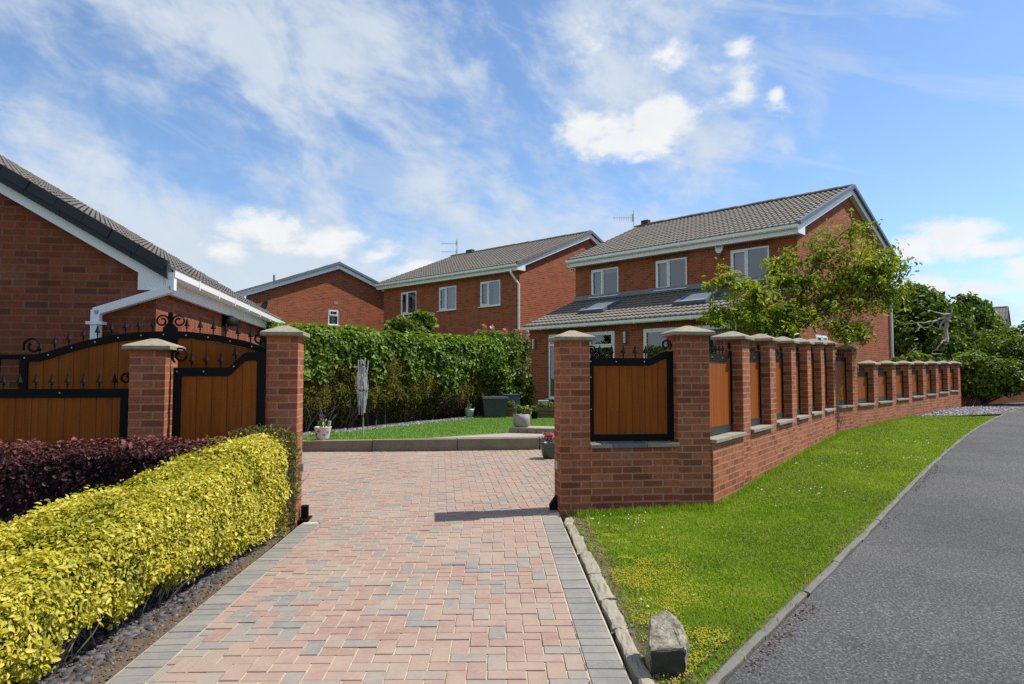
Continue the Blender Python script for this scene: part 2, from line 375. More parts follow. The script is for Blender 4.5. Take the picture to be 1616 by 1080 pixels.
M['glass_dark'] = m_plain('dark lens', (.02, .022, .025), .08, .1, 5)
M['charcoal'] = m_plain('charcoal resin', (.055, .058, .064), .55, .15, 6)
M['green_pot'] = m_plain('green glazed pot', (.045, .085, .06), .3, .2, 6)
M['grey_pot'] = m_plain('weathered stone pot', (.30, .28, .265), .85, .4, 14, bmp=.6, bscale=30)
M['white_pot'] = m_plain('cream glazed pot', (.62, .58, .52), .35, .08, 4)
M['zinc'] = m_plain('zinc pot', (.36, .38, .40), .5, .2, 9)
M['navy'] = m_plain('blue grey paint', (.07, .085, .13), .5, .1)
M['planter'] = m_plain('stained planter wood', (.15, .085, .04), .8, .3, 9, bmp=.3)
M['curtain'] = m_plain('net curtain', (.50, .52, .52), .9, .1, 12)
M['room'] = m_plain('room', (.12, .11, .10), .9, .2, 1)
M['slate_chip'] = m_attr('slate chip', [(0, (0.0476, 0.04624, 0.0525)), (.3, (0.0782, 0.0748, 0.084)), (.6, (0.1122, 0.1054, 0.112)), (.85, (0.0646, 0.0578, 0.063))], .75)
M['pale_chip'] = m_attr('pale chip', [(0, (.15, .15, .16)), (.4, (.24, .24, .245)), (.75, (.10, .10, .115))], .8)
M['paver'] = m_attr('block paver', [(0, (.270, .168, .138)), (.22, (.285, .184, .152)), (.42, (.252, .154, .126)), (.58, (.262, .196, .156)), (.74, (.205, .188, .168)), (.87, (.175, .172, .168))], .92, ((.33, .26, .20), .6), dust=(.36, .285, .215))
M['paver_grey'] = m_attr('grey block paver', [(0, (.165, .163, .155)), (.3, (.185, .181, .17)), (.6, (.15, .149, .145)), (.85, (.205, .197, .18))], .92, ((.28, .245, .195), .4), dust=(.29, .255, .205))
M['sand'] = m_plain('jointing sand', (.46, .385, .27), 1, .3, 18, bmp=.5)

def m_asphalt():
    m, T, bs = mat('asphalt'); p = objco(T)
    n = T.noise(p, 58, 4, .78); n2 = T.noise(p, .55, 7, .68); v = T.add('ShaderNodeTexVoronoi'); v.inputs['Scale'].default_value = 62; T.l.new(p, v.inputs['Vector'])
    c = T.ramp(n, [(.34, (.028, .029, .031)), (.5, (.062, .062, .063)), (.62, (.175, .172, .166))])
    c = T.mix(T.mapr(v.outputs['Distance'], .15, .55, 0, .5), c, (.035, .035, .038, 1))
    c = T.mix(T.mapr(n2, .36, .66, 0, .85), c, T.mix(1.0, c, (1.6, 1.57, 1.52, 1), 'MULTIPLY'))
    T.l.new(c, bs.inputs['Base Color']); bs.inputs['Roughness'].default_value = .88; bs.inputs['Specular IOR Level'].default_value = .3
    bump(T, bs, T.m('SUBTRACT', n, v.outputs['Distance']), .9, .008); return m
M['asphalt'] = m_asphalt()
def m_turf(name, a, b_, d, scale=9):
    m, T, bs = mat(name); p = objco(T)
    n = T.noise(p, scale, 6, .7); n2 = T.noise(p, 120, 3, .7)
    c = T.mix(n, a + (1,), b_ + (1,)); c = T.mix(T.mapr(n2, .45, .7, 0, .7), c, d + (1,))
    T.l.new(c, bs.inputs['Base Color']); bs.inputs['Roughness'].default_value = .95; bs.inputs['Specular IOR Level'].default_value = .1
    bump(T, bs, n2, .8, .02); return m
M['turf'] = m_turf('turf soil', (0.11, 0.1495, 0.0132), (0.165, 0.1898, 0.0264), (0.077, 0.092, 0.0176))
M['far_ground'] = m_turf('far ground', (.06, .10, .02), (.09, .12, .03), (.05, .07, .02), 2)
M['astro'] = m_turf('lawn base', (.12, .22, .04), (.15, .27, .05), (.10, .19, .035))
M['blade'] = m_leaf('grass blade', [(0, (0.1074, 0.1998, 0.00972)), (.4, (0.1986, 0.324, 0.01404)), (.75, (0.2791, 0.4104, 0.0216)), (.92, (0.3865, 0.4104, 0.0648)), (1, (0.4294, 0.3564, 0.1404))], .55, .35, .2)
M['blade_lawn'] = m_leaf('lawn blade', [(0, (.15, .26, .05)), (.5, (.20, .34, .07)), (1, (.26, .40, .10))], .6, .3, .2)
M['yellow'] = m_leaf('golden leaf', [(0, (0.0896, 0.1254, 0.017)), (.14, (0.2464, 0.2508, 0.0255)), (.45, (0.4928, 0.4332, 0.0374)), (.8, (0.672, 0.57, 0.0765)), (1, (0.7616, 0.684, 0.255))], .45, .3, .3)
M['purple'] = m_leaf('purple leaf', [(0, (.016, .007, .008)), (.5, (.045, .014, .017)), (.85, (.09, .028, .03)), (1, (.22, .075, .07))], .5, .2, .2)
M['hedge'] = m_leaf('hedge leaf', [(0, (.045, .07, .008)), (.35, (.085, .15, .011)), (.7, (.145, .24, .018)), (.9, (.22, .30, .028)), (1, (.29, .33, .04))], .5, .3, .28)
M['yew'] = m_leaf('fine hedge growth', [(0, (.075, .062, .012)), (.4, (.15, .14, .018)), (.75, (.23, .21, .028)), (1, (.27, .18, .035))], .6, .25, .2)
M['brown'] = m_leaf('dead hedge growth', [(0, (.07, .042, .022)), (.5, (.145, .09, .05)), (1, (.23, .16, .10))], .8, .15, .1)
M['cherry'] = m_leaf('cherry leaf', [(0, (0.0825, 0.1242, 0.0105)), (.4, (0.187, 0.2538, 0.0168)), (.75, (0.308, 0.3564, 0.02625)), (.92, (0.44, 0.3996, 0.03675)), (1, (0.462, 0.2484, 0.04725))], .45, .42, .3)
M['tree'] = m_leaf('tree leaf', [(0, (.035, .06, .008)), (.5, (.08, .135, .013)), (.85, (.135, .20, .02)), (1, (.19, .25, .03))], .5, .35, .2)
M['shrub'] = m_leaf('shrub leaf', [(0, (.045, .08, .009)), (.5, (.105, .165, .015)), (.85, (.175, .245, .026)), (1, (.24, .29, .04))], .5, .35, .22)
M['potplant'] = m_leaf('pot plant leaf', [(0, (.07, .12, .02)), (.5, (.14, .22, .04)), (1, (.28, .32, .10))], .5, .3, .3)
M['pink'] = m_leaf('pink petal', [(0, (.55, .16, .2)), (1, (.75, .38, .40))], .6, .3, .2)
M['magenta'] = m_leaf('magenta petal', [(0, (.6, .06, .22)), (1, (.8, .25, .4))], .6, .3, .2)
M['purple_flower'] = m_leaf('violet petal', [(0, (.10, .03, .28)), (1, (.2, .08, .5))], .6, .3, .2)
M['yellow_flower'] = m_leaf('small yellow flower', [(0, (.30, .26, .012)), (1, (.50, .42, .025))], .6, .3, .2)
M['white_flower'] = m_leaf('small white flower', [(0, (.42, .42, .36)), (1, (.56, .56, .52))], .6, .2, .2)

def m_glass():
    m = bpy.data.materials.new('window glass'); m.use_nodes = True; T = NT(m.node_tree); T.n.clear()
    out = T.add('ShaderNodeOutputMaterial'); tr = T.add('ShaderNodeBsdfTransparent'); gl = T.add('ShaderNodeBsdfGlossy')
    tr.inputs[0].default_value = (.62, .68, .70, 1); gl.inputs['Roughness'].default_value = .01; gl.inputs[0].default_value = (.95, .98, 1, 1)
    lw = T.add('ShaderNodeFresnel'); lw.inputs[0].default_value = 1.52
    f = T.m('ADD', T.m('MULTIPLY', lw.outputs[0], 1.9), .06, clamp=True)
    mx = T.add('ShaderNodeMixShader'); T.l.new(f, mx.inputs[0]); T.l.new(tr.outputs[0], mx.inputs[1]); T.l.new(gl.outputs[0], mx.inputs[2]); T.l.new(mx.outputs[0], out.inputs[0])
    return m
M['glass'] = m_glass()

# ------------------------------------------------------------------ ground
def strip(name, Lp, Rp, nl, nw, off, m, kind='structure', label=None):
    """sheet between two polylines lying on the terrain"""
    def res(P, n):
        P = np.array(P, float); d = np.r_[0, np.cumsum(np.linalg.norm(np.diff(P, axis=0), axis=1))]; t = np.linspace(0, d[-1], n)
        return np.c_[np.interp(t, d, P[:, 0]), np.interp(t, d, P[:, 1])]
    A, B = res(Lp, nl), res(Rp, nl); t = np.linspace(0, 1, nw)[None, :, None]
    P = A[:, None] * (1 - t) + B[:, None] * t; z = gs(P[..., 0], P[..., 1]) + off
    vs = np.concatenate([P, z[..., None]], 2).reshape(-1, 3); idx = np.arange(nl * nw).reshape(nl, nw)
    q = np.stack([idx[:-1, :-1], idx[:-1, 1:], idx[1:, 1:], idx[1:, :-1]], -1).reshape(-1, 4)
    o = np_mesh(name, vs, q, m, loc=(0, 0, 0)); tag(o, kind=kind, label=label)
    return o

def chaikin(P, k=3):
    P = [np.array(p, float) for p in P]
    for _ in range(k):
        Q = [P[0]]
        for a, b in zip(P, P[1:]): Q += [a * .75 + b * .25, a * .25 + b * .75]
        Q.append(P[-1]); P = Q
    return [tuple(p) for p in P]

def build_base():
    xs = np.r_[-900, -400, -150, np.linspace(-45, 55, 120), 150, 400, 900]; ys = np.r_[-400, -150, np.linspace(-30, 60, 110), 150, 400, 1200]
    Xg, Yg = np.meshgrid(xs, ys, indexing='ij'); z = gs(Xg, Yg) - .07
    vs = np.stack([Xg, Yg, z], -1).reshape(-1, 3); idx = np.arange(len(xs) * len(ys)).reshape(len(xs), len(ys))
    q = np.stack([idx[:-1, :-1], idx[1:, :-1], idx[1:, 1:], idx[:-1, 1:]], -1).reshape(-1, 4)
    o = np_mesh('ground', vs, q, M['far_ground']); tag(o, kind='structure')
build_base()

# survey lines
ROAD_E = chaikin([(-.6, 1.0), (.93, 3.3), (2.17, 4.85), (5.09, 8.68), (7.7, 12.0), (10.7, 15.7), (15.4, 20.95), (21.5, 27.0), (30, 34)])
ROAD_W = chaikin([(4.2, -2.5), (6.0, 0.2), (7.8, 2.0), (10.5, 5.2), (13.2, 8.4), (16.2, 11.8), (21, 17), (27, 23), (36, 30)])
strip('road', ROAD_E, ROAD_W, 160, 40, .0, M['asphalt'])
# front line of walls and gate
FT = V((.9917, .1289, 0)); FN = V((.1289, -.9917, 0)); FP = V((0, 7.22, 0))
def fu(u, z=0, d=0): return FP + FT * u - FN * d + V((0, 0, z))      # u along the line, d behind it
def fpx(x, y, d=0):
    p = hit(x, y, FP - FN * d, FN); return (p - FP).dot(FT), p.z
DL = [(-1.80, -2.0), (-1.90, 2.0), (-1.96, 3.25), (-2.06, 5.2), (-2.13, 6.95)]      # drive edges outside the gate
DR = [(.62, -2.0), (.60, 2.0), (.585, 3.25), (.54, 5.2), (.50, 7.2)]

def inside_clip(poly, planes):
    for (px, py, nx, ny) in planes:
        out = []; n = len(poly)
        for i in range(n):
            a, b = poly[i], poly[(i + 1) % n]
            da = (a[0] - px) * nx + (a[1] - py) * ny; db = (b[0] - px) * nx + (b[1] - py) * ny
            if da >= 0: out.append(a)
            if da * db < 0:
                t = da / (da - db); out.append((a[0] + (b[0] - a[0]) * t, a[1] + (b[1] - a[1]) * t))
        poly = out
        if len(poly) < 3: return []
    return poly
def area(p): return .5 * sum(a[0] * b[1] - b[0] * a[1] for a, b in zip(p, p[1:] + p[:1]))
def planes_of(poly):
    s = 1 if area(poly) > 0 else -1; r = []
    for a, b in zip(poly, poly[1:] + poly[:1]):
        nx, ny = -(b[1] - a[1]) * s, (b[0] - a[0]) * s; l = sqrt(nx * nx + ny * ny); r.append((a[0], a[1], nx / l, ny / l))
    return r
class Blocks:
    def __init__(s): s.p = []; s.var = []
    def add(s, poly, var): s.p.append(poly); s.var.append(var)
    def build(s, name, m, inset=.0062, drop=.004, rise=.0):
        mb = MB(); var = []
        for poly, vr in zip(s.p, s.var):
            if len(poly) < 3 or abs(area(poly)) < 2e-4: continue
            if area(poly) < 0: poly = poly[::-1]
            c = np.mean(poly, axis=0); jz = random.gauss(0, .0012)
            ring = []; top = []
            for (x, y) in poly:
                d = np.array([x, y]) - c; L = np.linalg.norm(d); q = c + d * max(.5, (L - inset * 1.35) / L); q0 = c + d * max(.5, (L - .0058) / L)
                top.append((q[0], q[1], g(*q) + rise + jz)); ring.append((q0[0], q0[1], g(*q0) + rise - drop))
            mb.face(top); var.append(vr)
            for i in range(len(top)):
                j = (i + 1) % len(top); mb.face([ring[i], ring[j], top[j], top[i]]); var.append(vr)
        o = mb.build(name, m); a = o.data.attributes.new('var', 'FLOAT', 'FACE'); a.data.foreach_set('value', np.array(var, np.float32)); tag(o, kind='structure'); return o
def herring(bl, poly, ang, org, w=.1):
    pl = planes_of(poly); xs = [p[0] for p in poly]; ys = [p[1] for p in poly]; ca, sa = cos(ang), sin(ang)
    ex = max(max(xs) - min(xs), max(ys) - min(ys)); n = int(ex / w) + 12; mx_, my_ = (max(xs) + min(xs)) / 2 - org[0], (max(ys) + min(ys)) / 2 - org[1]; oi, oj = int((mx_ * ca + my_ * sa) / w), int((-mx_ * sa + my_ * ca) / w)
    for i in range(oi - n, oi + n):
        for j in range(oj - n, oj + n):
            k = (i - j) % 4
            if k == 0: r = (i, j, i + 2, j + 1)
            elif k == 3: r = (i, j, i + 1, j + 2)
            else: continue
            P = [(r[0], r[1]), (r[2], r[1]), (r[2], r[3]), (r[0], r[3])]
            P = [(org[0] + (x * ca - y * sa) * w, org[1] + (x * sa + y * ca) * w) for x, y in P]
            cx, cy = (P[0][0] + P[2][0]) / 2, (P[0][1] + P[2][1]) / 2
            if not (min(xs) - .3 < cx < max(xs) + .3 and min(ys) - .3 < cy < max(ys) + .3): continue
            Q = inside_clip(P, pl)
            if Q: bl.add(Q, random.random())
def offs(line, d):
    P = [V((a, b)) for a, b in line]; out = []
    for i, p in enumerate(P):
        t = (P[min(i + 1, len(P) - 1)] - P[max(i - 1, 0)]).normalized(); out.append((p.x + t.y * d, p.y - t.x * d))
    return out
def border(bl, line, d0, d1, step=.1):
    P = [V((a, b)) for a, b in line]
    for a, b in zip(P, P[1:]):
        t = (b - a); L = t.length; t /= L; n = V((t.y, -t.x)); k = max(1, round(L / step)); s = L / k
        for i in range(k):
            p0, p1 = a + t * s * i, a + t * s * (i + 1)
            bl.add([tuple(p0 + n * d0), tuple(p1 + n * d0), tuple(p1 + n * d1), tuple(p0 + n * d1)], random.random())
COURT = [tuple(fu(-2.1, d=.12)[:2]), tuple(fu(.52, d=.12)[:2]), tuple(fu(1.9, d=.45)[:2]), (4.3, 11.2), (4.6, 12.45), (.5, 12.38), (-2.45, 11.98), (-4.95, 11.55), (-4.1, 7.9), (-3.9, 7.25)]
def build_drive():
    bl, gb = Blocks(), Blocks()
    # outside the gate, inner field between the two grey borders; split at bends to stay convex
    li, ri = offs(DL, .2), offs(DR, -.2)
    for a in range(1, 4): herring(bl, [li[a], ri[a], ri[a + 1], li[a + 1]], R(1.0), (-.7, 2.0))
    end = [li[-1], ri[-1], tuple(fu(.5, d=.118)[:2]), tuple(fu(-2.0, d=.118)[:2])]
    herring(bl, end, R(1.0), (-.7, 2.0))
    # conv hull pieces of the court
    C = COURT
    for pc in ([C[0], C[1], C[5], C[6]], [C[1], C[2], C[3], C[4], C[5]], [C[9], C[0], C[6], C[7], C[8]]): herring(bl, list(pc), R(6.0), (-.7, 7.4))
    border(gb, DL[1:], .004, .2); border(gb, DR[1:], -.2, -.004)
    bl.build('driveway', M['paver']); gb.build('driveway_border', M['paver_grey'])
    strip('driveway_bed', DL + [tuple(fu(-2.12, d=.125)[:2])], DR + [tuple(fu(.52, d=.125)[:2])], 60, 24, -.0065, M['sand'])
    # sand bed of the court
    mb = MB(); poly = [(x, y, g(x, y) - .0065) for x, y in COURT]
    xs = np.linspace(-5.2, 4.8, 50); ys = np.linspace(7.0, 12.6, 40); pl = planes_of
    for pc in ([C[0], C[1], C[5], C[6]], [C[1], C[2], C[3], C[4], C[5]], [C[9], C[0], C[6], C[7], C[8]]):
        P = planes_of(list(pc))
        for i in range(len(xs) - 1):
            for j in range(len(ys) - 1):
                q = inside_clip([(xs[i], ys[j]), (xs[i + 1], ys[j]), (xs[i + 1], ys[j + 1]), (xs[i], ys[j + 1])], P)
                if len(q) > 2: mb.face([(x, y, g(x, y) - .0065) for x, y in q])
    o = mb.build('courtyard_bed', M['sand']); tag(o, kind='structure')
build_drive()

# ------------------------------------------------------------------ kerb, verge, beds
def kerb():
    P = [V((a, b)) for a, b in ROAD_E]; d = [0]
    for a, b in zip(P, P[1:]): d.append(d[-1] + (b - a).length)
    def pt(s): return V((float(np.interp(s, d, [p.x for p in P])), float(np.interp(s, d, [p.y for p in P]))))
    mb = MB(); s = 0.0; L = d[-1] - 2
    while s < L:
        e = s + random.uniform(.86, .92); k = 4; jx, jz = random.gauss(0, .007), random.gauss(0, .003)
        pts = [pt(s + .003 + (e - s - .006) * i / k) for i in range(k + 1)]
        rows = []
        for i, p in enumerate(pts):
            t = (pts[min(i + 1, k)] - pts[max(i - 1, 0)]).normalized(); n = V((-t.y, t.x))
            a, b = p + n * (.012 + jx * .5 + random.gauss(0, .004)), p + n * (.064 + jx * .5); z = g(p.x, p.y) + jz
            rows.append([V((a.x, a.y, z - .05)), V((a.x, a.y, z + .006)), V((*(a + n * .014), z + .013)), V((*(b - n * .01), z + .016)), V((b.x, b.y, z + .010)), V((b.x, b.y, z - .05))])
        for A, B in zip(rows, rows[1:]):
            for q in range(5): mb.face([A[q], A[q + 1], B[q + 1], B[q]])
        mb.face(rows[0]); mb.face(rows[-1][::-1]); s = e
    tag(mb.build('kerb', M['kerb']), kind='structure')
kerb()
C0 = V((2.19, 7.50)); BEND = V((6.93, 14.62)); W2D = V((1.067, 1.115)); W2E = BEND + V((.98, 1.0)) + W2D * 7
VL = [(.70, 1.7), (.70, 3.2), (.66, 5.2), (.62, 7.18), tuple(fu(.95, d=-.01)[:2]), (2.18, 7.46), (4.6, 11.09), (6.95, 14.60), (11.0, 18.85)]
VR = [p for p in offs(ROAD_E, -.058) if 1.75 < p[1] < 19.2]
strip('verge', VL, VR, 170, 40, .0, M['turf'])
strip('gravel_bed', [(11.0, 18.85), (13.0, 20.9), (15.6, 23.6), (17.5, 25.0), (21, 27.6)], [p for p in offs(ROAD_E, -.058) if 19.0 < p[1] < 27.5], 40, 20, -.004, M['soil'])

def sample_strip(Lp, Rp, n):
    def res(P, k):
        P = np.array(P, float); d = np.r_[0, np.cumsum(np.linalg.norm(np.diff(P, axis=0), axis=1))]; t = np.linspace(0, d[-1], k)
        return np.c_[np.interp(t, d, P[:, 0]), np.interp(t, d, P[:, 1])]
    A, B = res(Lp, 400), res(Rp, 400); wd = np.linalg.norm(A - B, axis=1); pr = wd / wd.sum()
    i = rng.choice(400, n, p=pr); f = rng.random(n)[:, None]; j = np.clip(i + 1, 0, 399); w = rng.random(n)[:, None]
    a = A[i] * (1 - w) + A[j] * w; b = B[i] * (1 - w) + B[j] * w
    return a * (1 - f) + b * f, f[:, 0]
def vnoise(p, s, seed=0):
    """smooth value noise on 2-D or 3-D points, about 0..1"""
    p = np.asarray(p, float) * s; i = np.floor(p).astype(np.int64); f = p - i; f = f * f * (3 - 2 * f); D = p.shape[1]; out = 0
    for c in range(1 << D):
        w = 1; h = np.full(len(p), seed * 7919 + 17, np.int64)
        for d in range(D):
            b = (c >> d) & 1; w = w * (f[:, d] if b else 1 - f[:, d]); h = h * 1103515 + (i[:, d] + b) * (374761393, 668265263, 2147483647)[d]; h = h ^ (h >> 13)
        h = (h * 1274126177) & 0x7fffffff
        out = out + w * ((h % 100003) / 100003.0)
    return out
def blades(name, P, h, w, var, m, kind='stuff', zoff=0.0, zfun=None, lean=.5):
    n = len(P); z = (gs(P[:, 0], P[:, 1]) if zfun is None else zfun(P)) + zoff
    a = rng.random(n) * 2 * pi; b = rng.random(n) * 2 * pi; dx, dy = np.cos(a) * w * .5, np.sin(a) * w * .5
    tl = lean * h * rng.random(n)
    v = np.empty((n, 3, 3)); v[:, 0] = np.c_[P[:, 0] - dx, P[:, 1] - dy, z]; v[:, 1] = np.c_[P[:, 0] + dx, P[:, 1] + dy, z]
    v[:, 2] = np.c_[P[:, 0] + np.cos(b) * tl, P[:, 1] + np.sin(b) * tl, z + h]
    o = np_mesh(name, v.reshape(-1, 3), np.arange(n * 3).reshape(n, 3), m, var=var, nper=3); return tag(o, kind=kind)
def verge_grass():
    P, f = sample_strip(VL, VR, 420000)
    keep = rng.random(len(P)) < np.clip((4.6 / np.maximum(P[:, 1], 2.6)) ** 1.9, .05, 1) * .9
    P, f = P[keep], f[keep]; n = len(P)
    lo = vnoise(P, 1.3, 1) * .6 + vnoise(P, 4.5, 2) * .4; bare = vnoise(P, 2.1, 5)
    # worn yellowish rim along the kerb and the driveway edge, thin soil near the tip
    rim = np.clip((f - .95) / .05, 0, 1) * .8 + np.clip((.09 - f) / .09, 0, 1) * (P[:, 1] < 7)
    ok = rng.random(n) > rim * .8; P, f, lo, rim = P[ok], f[ok], lo[ok], rim[ok]; n = len(P)
    var = np.clip((lo - .5) * 1.0 + .38 + rng.normal(0, .16, n) + rim * .3, 0, 1); var[rng.random(n) < .03] = rng.uniform(.9, 1)
    h = (.012 + .017 * rng.random(n)) * (.65 + .7 * lo) * (1 - .45 * np.clip(rim, 0, 1)); w = (.0035 + .0009 * P[:, 1]) * rng.uniform(.7, 1.3, n)
    blades('grass', P, h, w, var, M['blade'], lean=1.1)
    # tufts at the wall foot
    wp = []
    for a, b, k in (((.65, 7.14), (2.17, 7.42), 1500), ((2.2, 7.45), (6.95, 14.55), 2500), ((6.97, 14.55), (11.0, 18.8), 900)):
        t = rng.random(k); wp.append(np.c_[a[0] + (b[0] - a[0]) * t + rng.normal(.02, .035, k), a[1] + (b[1] - a[1]) * t - np.abs(rng.normal(0, .05, k))])
    wp = np.concatenate(wp); k = len(wp)
    blades('wall_foot_grass', wp, rng.uniform(.03, .10, k), rng.uniform(.006, .011, k), rng.uniform(.1, .8, k), M['blade'], lean=.8)
    # ragged edge: tufts leaning over the kerb and the edging stones
    tp = []
    for ln, sd, k in ((np.array([p for p in offs(ROAD_E, -.085) if 2.4 < p[1] < 17]), .028, 340), (np.array([(.72, 2.5), (.715, 3.2), (.68, 5.2), (.62, 7.0)]), .03, 70)):
        d = np.r_[0, np.cumsum(np.linalg.norm(np.diff(ln, axis=0), axis=1))]; t = rng.random(k) ** 1.4 * d[-1]; c = np.c_[np.interp(t, d, ln[:, 0]), np.interp(t, d, ln[:, 1])]; c = np.repeat(c, 14, 0); tp.append(c + rng.normal(0, sd, c.shape))
    tp = np.concatenate(tp); k = len(tp); blades('edge_tufts', tp, rng.uniform(.012, .04, k), (.003 + .0009 * tp[:, 1]) * rng.uniform(.8, 1.4, k), np.clip(rng.normal(.55, .28, k), 0, 1), M['blade'], lean=1.5)
    # small flowers: yellow trefoil patch beside the driveway edging, white clover heads
    def flowers(name, Q, r, zt, m):
        k = len(Q); z = gs(Q[:, 0], Q[:, 1]) + zt; a = rng.random(k) * 6.28; v = []; 
        ang = a[:, None] + np.arange(5)[None] * 2 * pi / 5
        ring = np.stack([Q[:, 0][:, None] + np.cos(ang) * r[:, None], Q[:, 1][:, None] + np.sin(ang) * r[:, None], (z - r * .45)[:, None].repeat(5, 1)], -1)
        top = np.c_[Q, z + r * .6][:, None]; v = np.concatenate([ring, top], 1).reshape(-1, 3); base = np.arange(k)[:, None, None] * 6
        i = np.arange(5); tri = np.stack([i, (i + 1) % 5, np.full(5, 5)], -1)[None] + base
        o = np_mesh(name, v, tri.reshape(-1, 3), m, var=rng.random(k * 5), nper=3); return o
    c = rng.random((60000, 2)) * [1.9, 4.2] + [.72, 2.9]; dn = vnoise(c, 2.6, 9) * .6 + vnoise(c, 8, 10) * .4
    edge = np.exp(-((c[:, 0] - .88) / .34) ** 2) + .30 * np.exp(-((c[:, 1] - 3.6) / .7) ** 2)
    xr = np.interp(c[:, 1], [p[1] for p in VR], [p[0] for p in VR]) - .12
    c = c[(rng.random(60000) < np.clip((dn - .36) * 4.0, 0, 1.0) * edge) & (c[:, 0] < xr) & (c[:, 1] < 7.0)]
    tag(flowers('yellow_clover', c, rng.uniform(.003, .006, len(c)), rng.uniform(.014, .032, len(c)), M['yellow_flower']), kind='stuff')
    P2, f2 = sample_strip(VL, VR, 2600); d2 = vnoise(P2, 1.6, 21); near = np.exp(-((P2[:, 1] - 7.0) / .35) ** 2) * (P2[:, 0] < 1.4) * .8
    P2 = P2[(rng.random(2600) < np.clip((d2 - .60) * 1.3, 0, .3) + near) & (f2 > .04) & (f2 < .95) & (P2[:, 1] < 13)]
    tag(flowers('white_clover', P2, rng.uniform(.004, .009, len(P2)) * (1 + P2[:, 1] * .05), rng.uniform(.025, .045, len(P2)), M['white_flower']), kind='stuff')
verge_grass()

def chips(name, P, size, m, zoff=0, zfun=None, flat=.35, kind='stuff', parent=None):
    n = len(P); z = (gs(P[:, 0], P[:, 1]) if zfun is None else zfun(P)) + zoff; k = 6
    ang = np.arange(k)[None] * 2 * pi / k + rng.random((n, 1)) * 6.28; r = size[:, None] * rng.uniform(.55, 1.2, (n, k)); asp = rng.uniform(.45, 1, (n, 1)); th = rng.random((n, 1)) * 6.28
    lx, ly = np.cos(ang) * r, np.sin(ang) * r * asp; tx, ty = rng.normal(0, flat, (n, 1)), rng.normal(0, flat, (n, 1))
    X = lx * np.cos(th) - ly * np.sin(th); Y = lx * np.sin(th) + ly * np.cos(th); Zt = X * tx + Y * ty
    H = size[:, None] * .22
    top = np.stack([P[:, :1] + X, P[:, 1:2] + Y, z[:, None] + Zt + H * 1.2], -1); bot = np.stack([P[:, :1] + X * 1.12, P[:, 1:2] + Y * 1.12, z[:, None] + Zt - H * .3], -1)
    v = np.concatenate([top, bot], 1).reshape(-1, 3); b = np.arange(n)[:, None, None] * 12; i = np.arange(k)
    side = np.stack([i, (i + 1) % k, (i + 1) % k + 6, i + 6], -1)[:, ::-1][None] + b
    t1 = np.array([[0, 1, 2, 3], [0, 3, 4, 5]])[None] + b
    q = np.concatenate([side, t1], 1).reshape(-1, 4); var = np.repeat(rng.random(n), 8)
    o = np_mesh(name, v, q, m, parent=parent, var=var); return tag(o, kind=kind)
# slate bed under the hedges on the left
strip('slate_bed', [(-6.5, -2.0), (-6.5, 3), (-6.2, 6.3)], [(a - .004, b) for a, b in DL[:-1]] + [(-2.15, 6.72)], 50, 30, -.012, M['bed_soil'])
Q, _f = sample_strip([(-2.75, 1.5), (-2.75, 4), (-2.6, 6.6)], [(a - .12, b) for a, b in DL[1:]], 2300)
chips('slate_chippings', Q, rng.uniform(.012, .040, len(Q)), M['slate_chip'], -.012, flat=.14)
M['crumb'] = m_attr('soil crumb', [(0, (.06, .04, .026)), (.35, (.12, .085, .055)), (.7, (.20, .15, .10)), (.9, (.22, .11, .06))], .95)
Q, _f = sample_strip([(-2.55, 1.5), (-2.5, 4), (-2.4, 6.6)], [(a - .015, b) for a, b in DL[1:]], 4200)
chips('bed_debris', Q, rng.uniform(.003, .012, len(Q)), M['crumb'], -.010, flat=.5)
Q, _f = sample_strip([(11.2, 19.0), (13.0, 20.9), (15.3, 23.2), (17.5, 24.8)], [p for p in offs(ROAD_E, -.2) if 19.0 < p[1] < 24.5], 6500)
chips('gravel', Q, rng.uniform(.02, .042, len(Q)), M['pale_chip'], -.002)
# grit and dead leaves swept against the kerb
t = rng.random(1500); PE = np.array([p for p in ROAD_E if 2.6 < p[1] < 12]); ii = (t * (len(PE) - 1)).astype(int)
lit = PE[ii] + (PE[np.minimum(ii + 1, len(PE) - 1)] - PE[ii]) * rng.random((1500, 1)); nn = vnoise(lit, 1.9, 3)
lit = lit + np.c_[np.abs(rng.normal(0, .07, 1500)) * .72 + .004, -np.abs(rng.normal(0, .07, 1500)) * .69 - .004]; lit = lit[(nn > .50) & (rng.random(1500) < .6)]
M['litter'] = m_attr('dead leaf litter', [(0, (.035, .022, .014)), (.4, (.07, .045, .028)), (.75, (.11, .075, .045))], .9)
chips('leaf_litter', lit, rng.uniform(.004, .011, len(lit)), M['litter'], .001, flat=.3)
Q, _f = sample_strip([(.62, 2.4), (.62, 3.2), (.60, 5.2), (.56, 7.05)], [(.92, 2.4), (.92, 3.2), (.84, 5.2), (.74, 7.05)], 2600)
chips('soil_crumbs', Q, rng.uniform(.005, .016, len(Q)), M['crumb'], .002, flat=.4)
strip('soil_margin', [(.62, 1.9), (.62, 3.2), (.60, 5.2), (.57, 7.1)], [(.78, 1.9), (.80, 3.2), (.765, 5.2), (.68, 7.12)], 60, 6, .0035, M['bed_soil'])
strip('kerb_margin', [p for p in offs(ROAD_E, -.058) if 1.9 < p[1] < 10], [p for p in offs(ROAD_E, -.095) if 1.9 < p[1] < 10], 60, 4, .0035, M['bed_soil'])
Q, _f = sample_strip([p for p in offs(ROAD_E, -.085) if 2.2 < p[1] < 10], [p for p in offs(ROAD_E, -.2) if 2.2 < p[1] < 10], 1500)
chips('verge_debris', Q, rng.uniform(.003, .010, len(Q)), M['crumb'], .004, flat=.5)

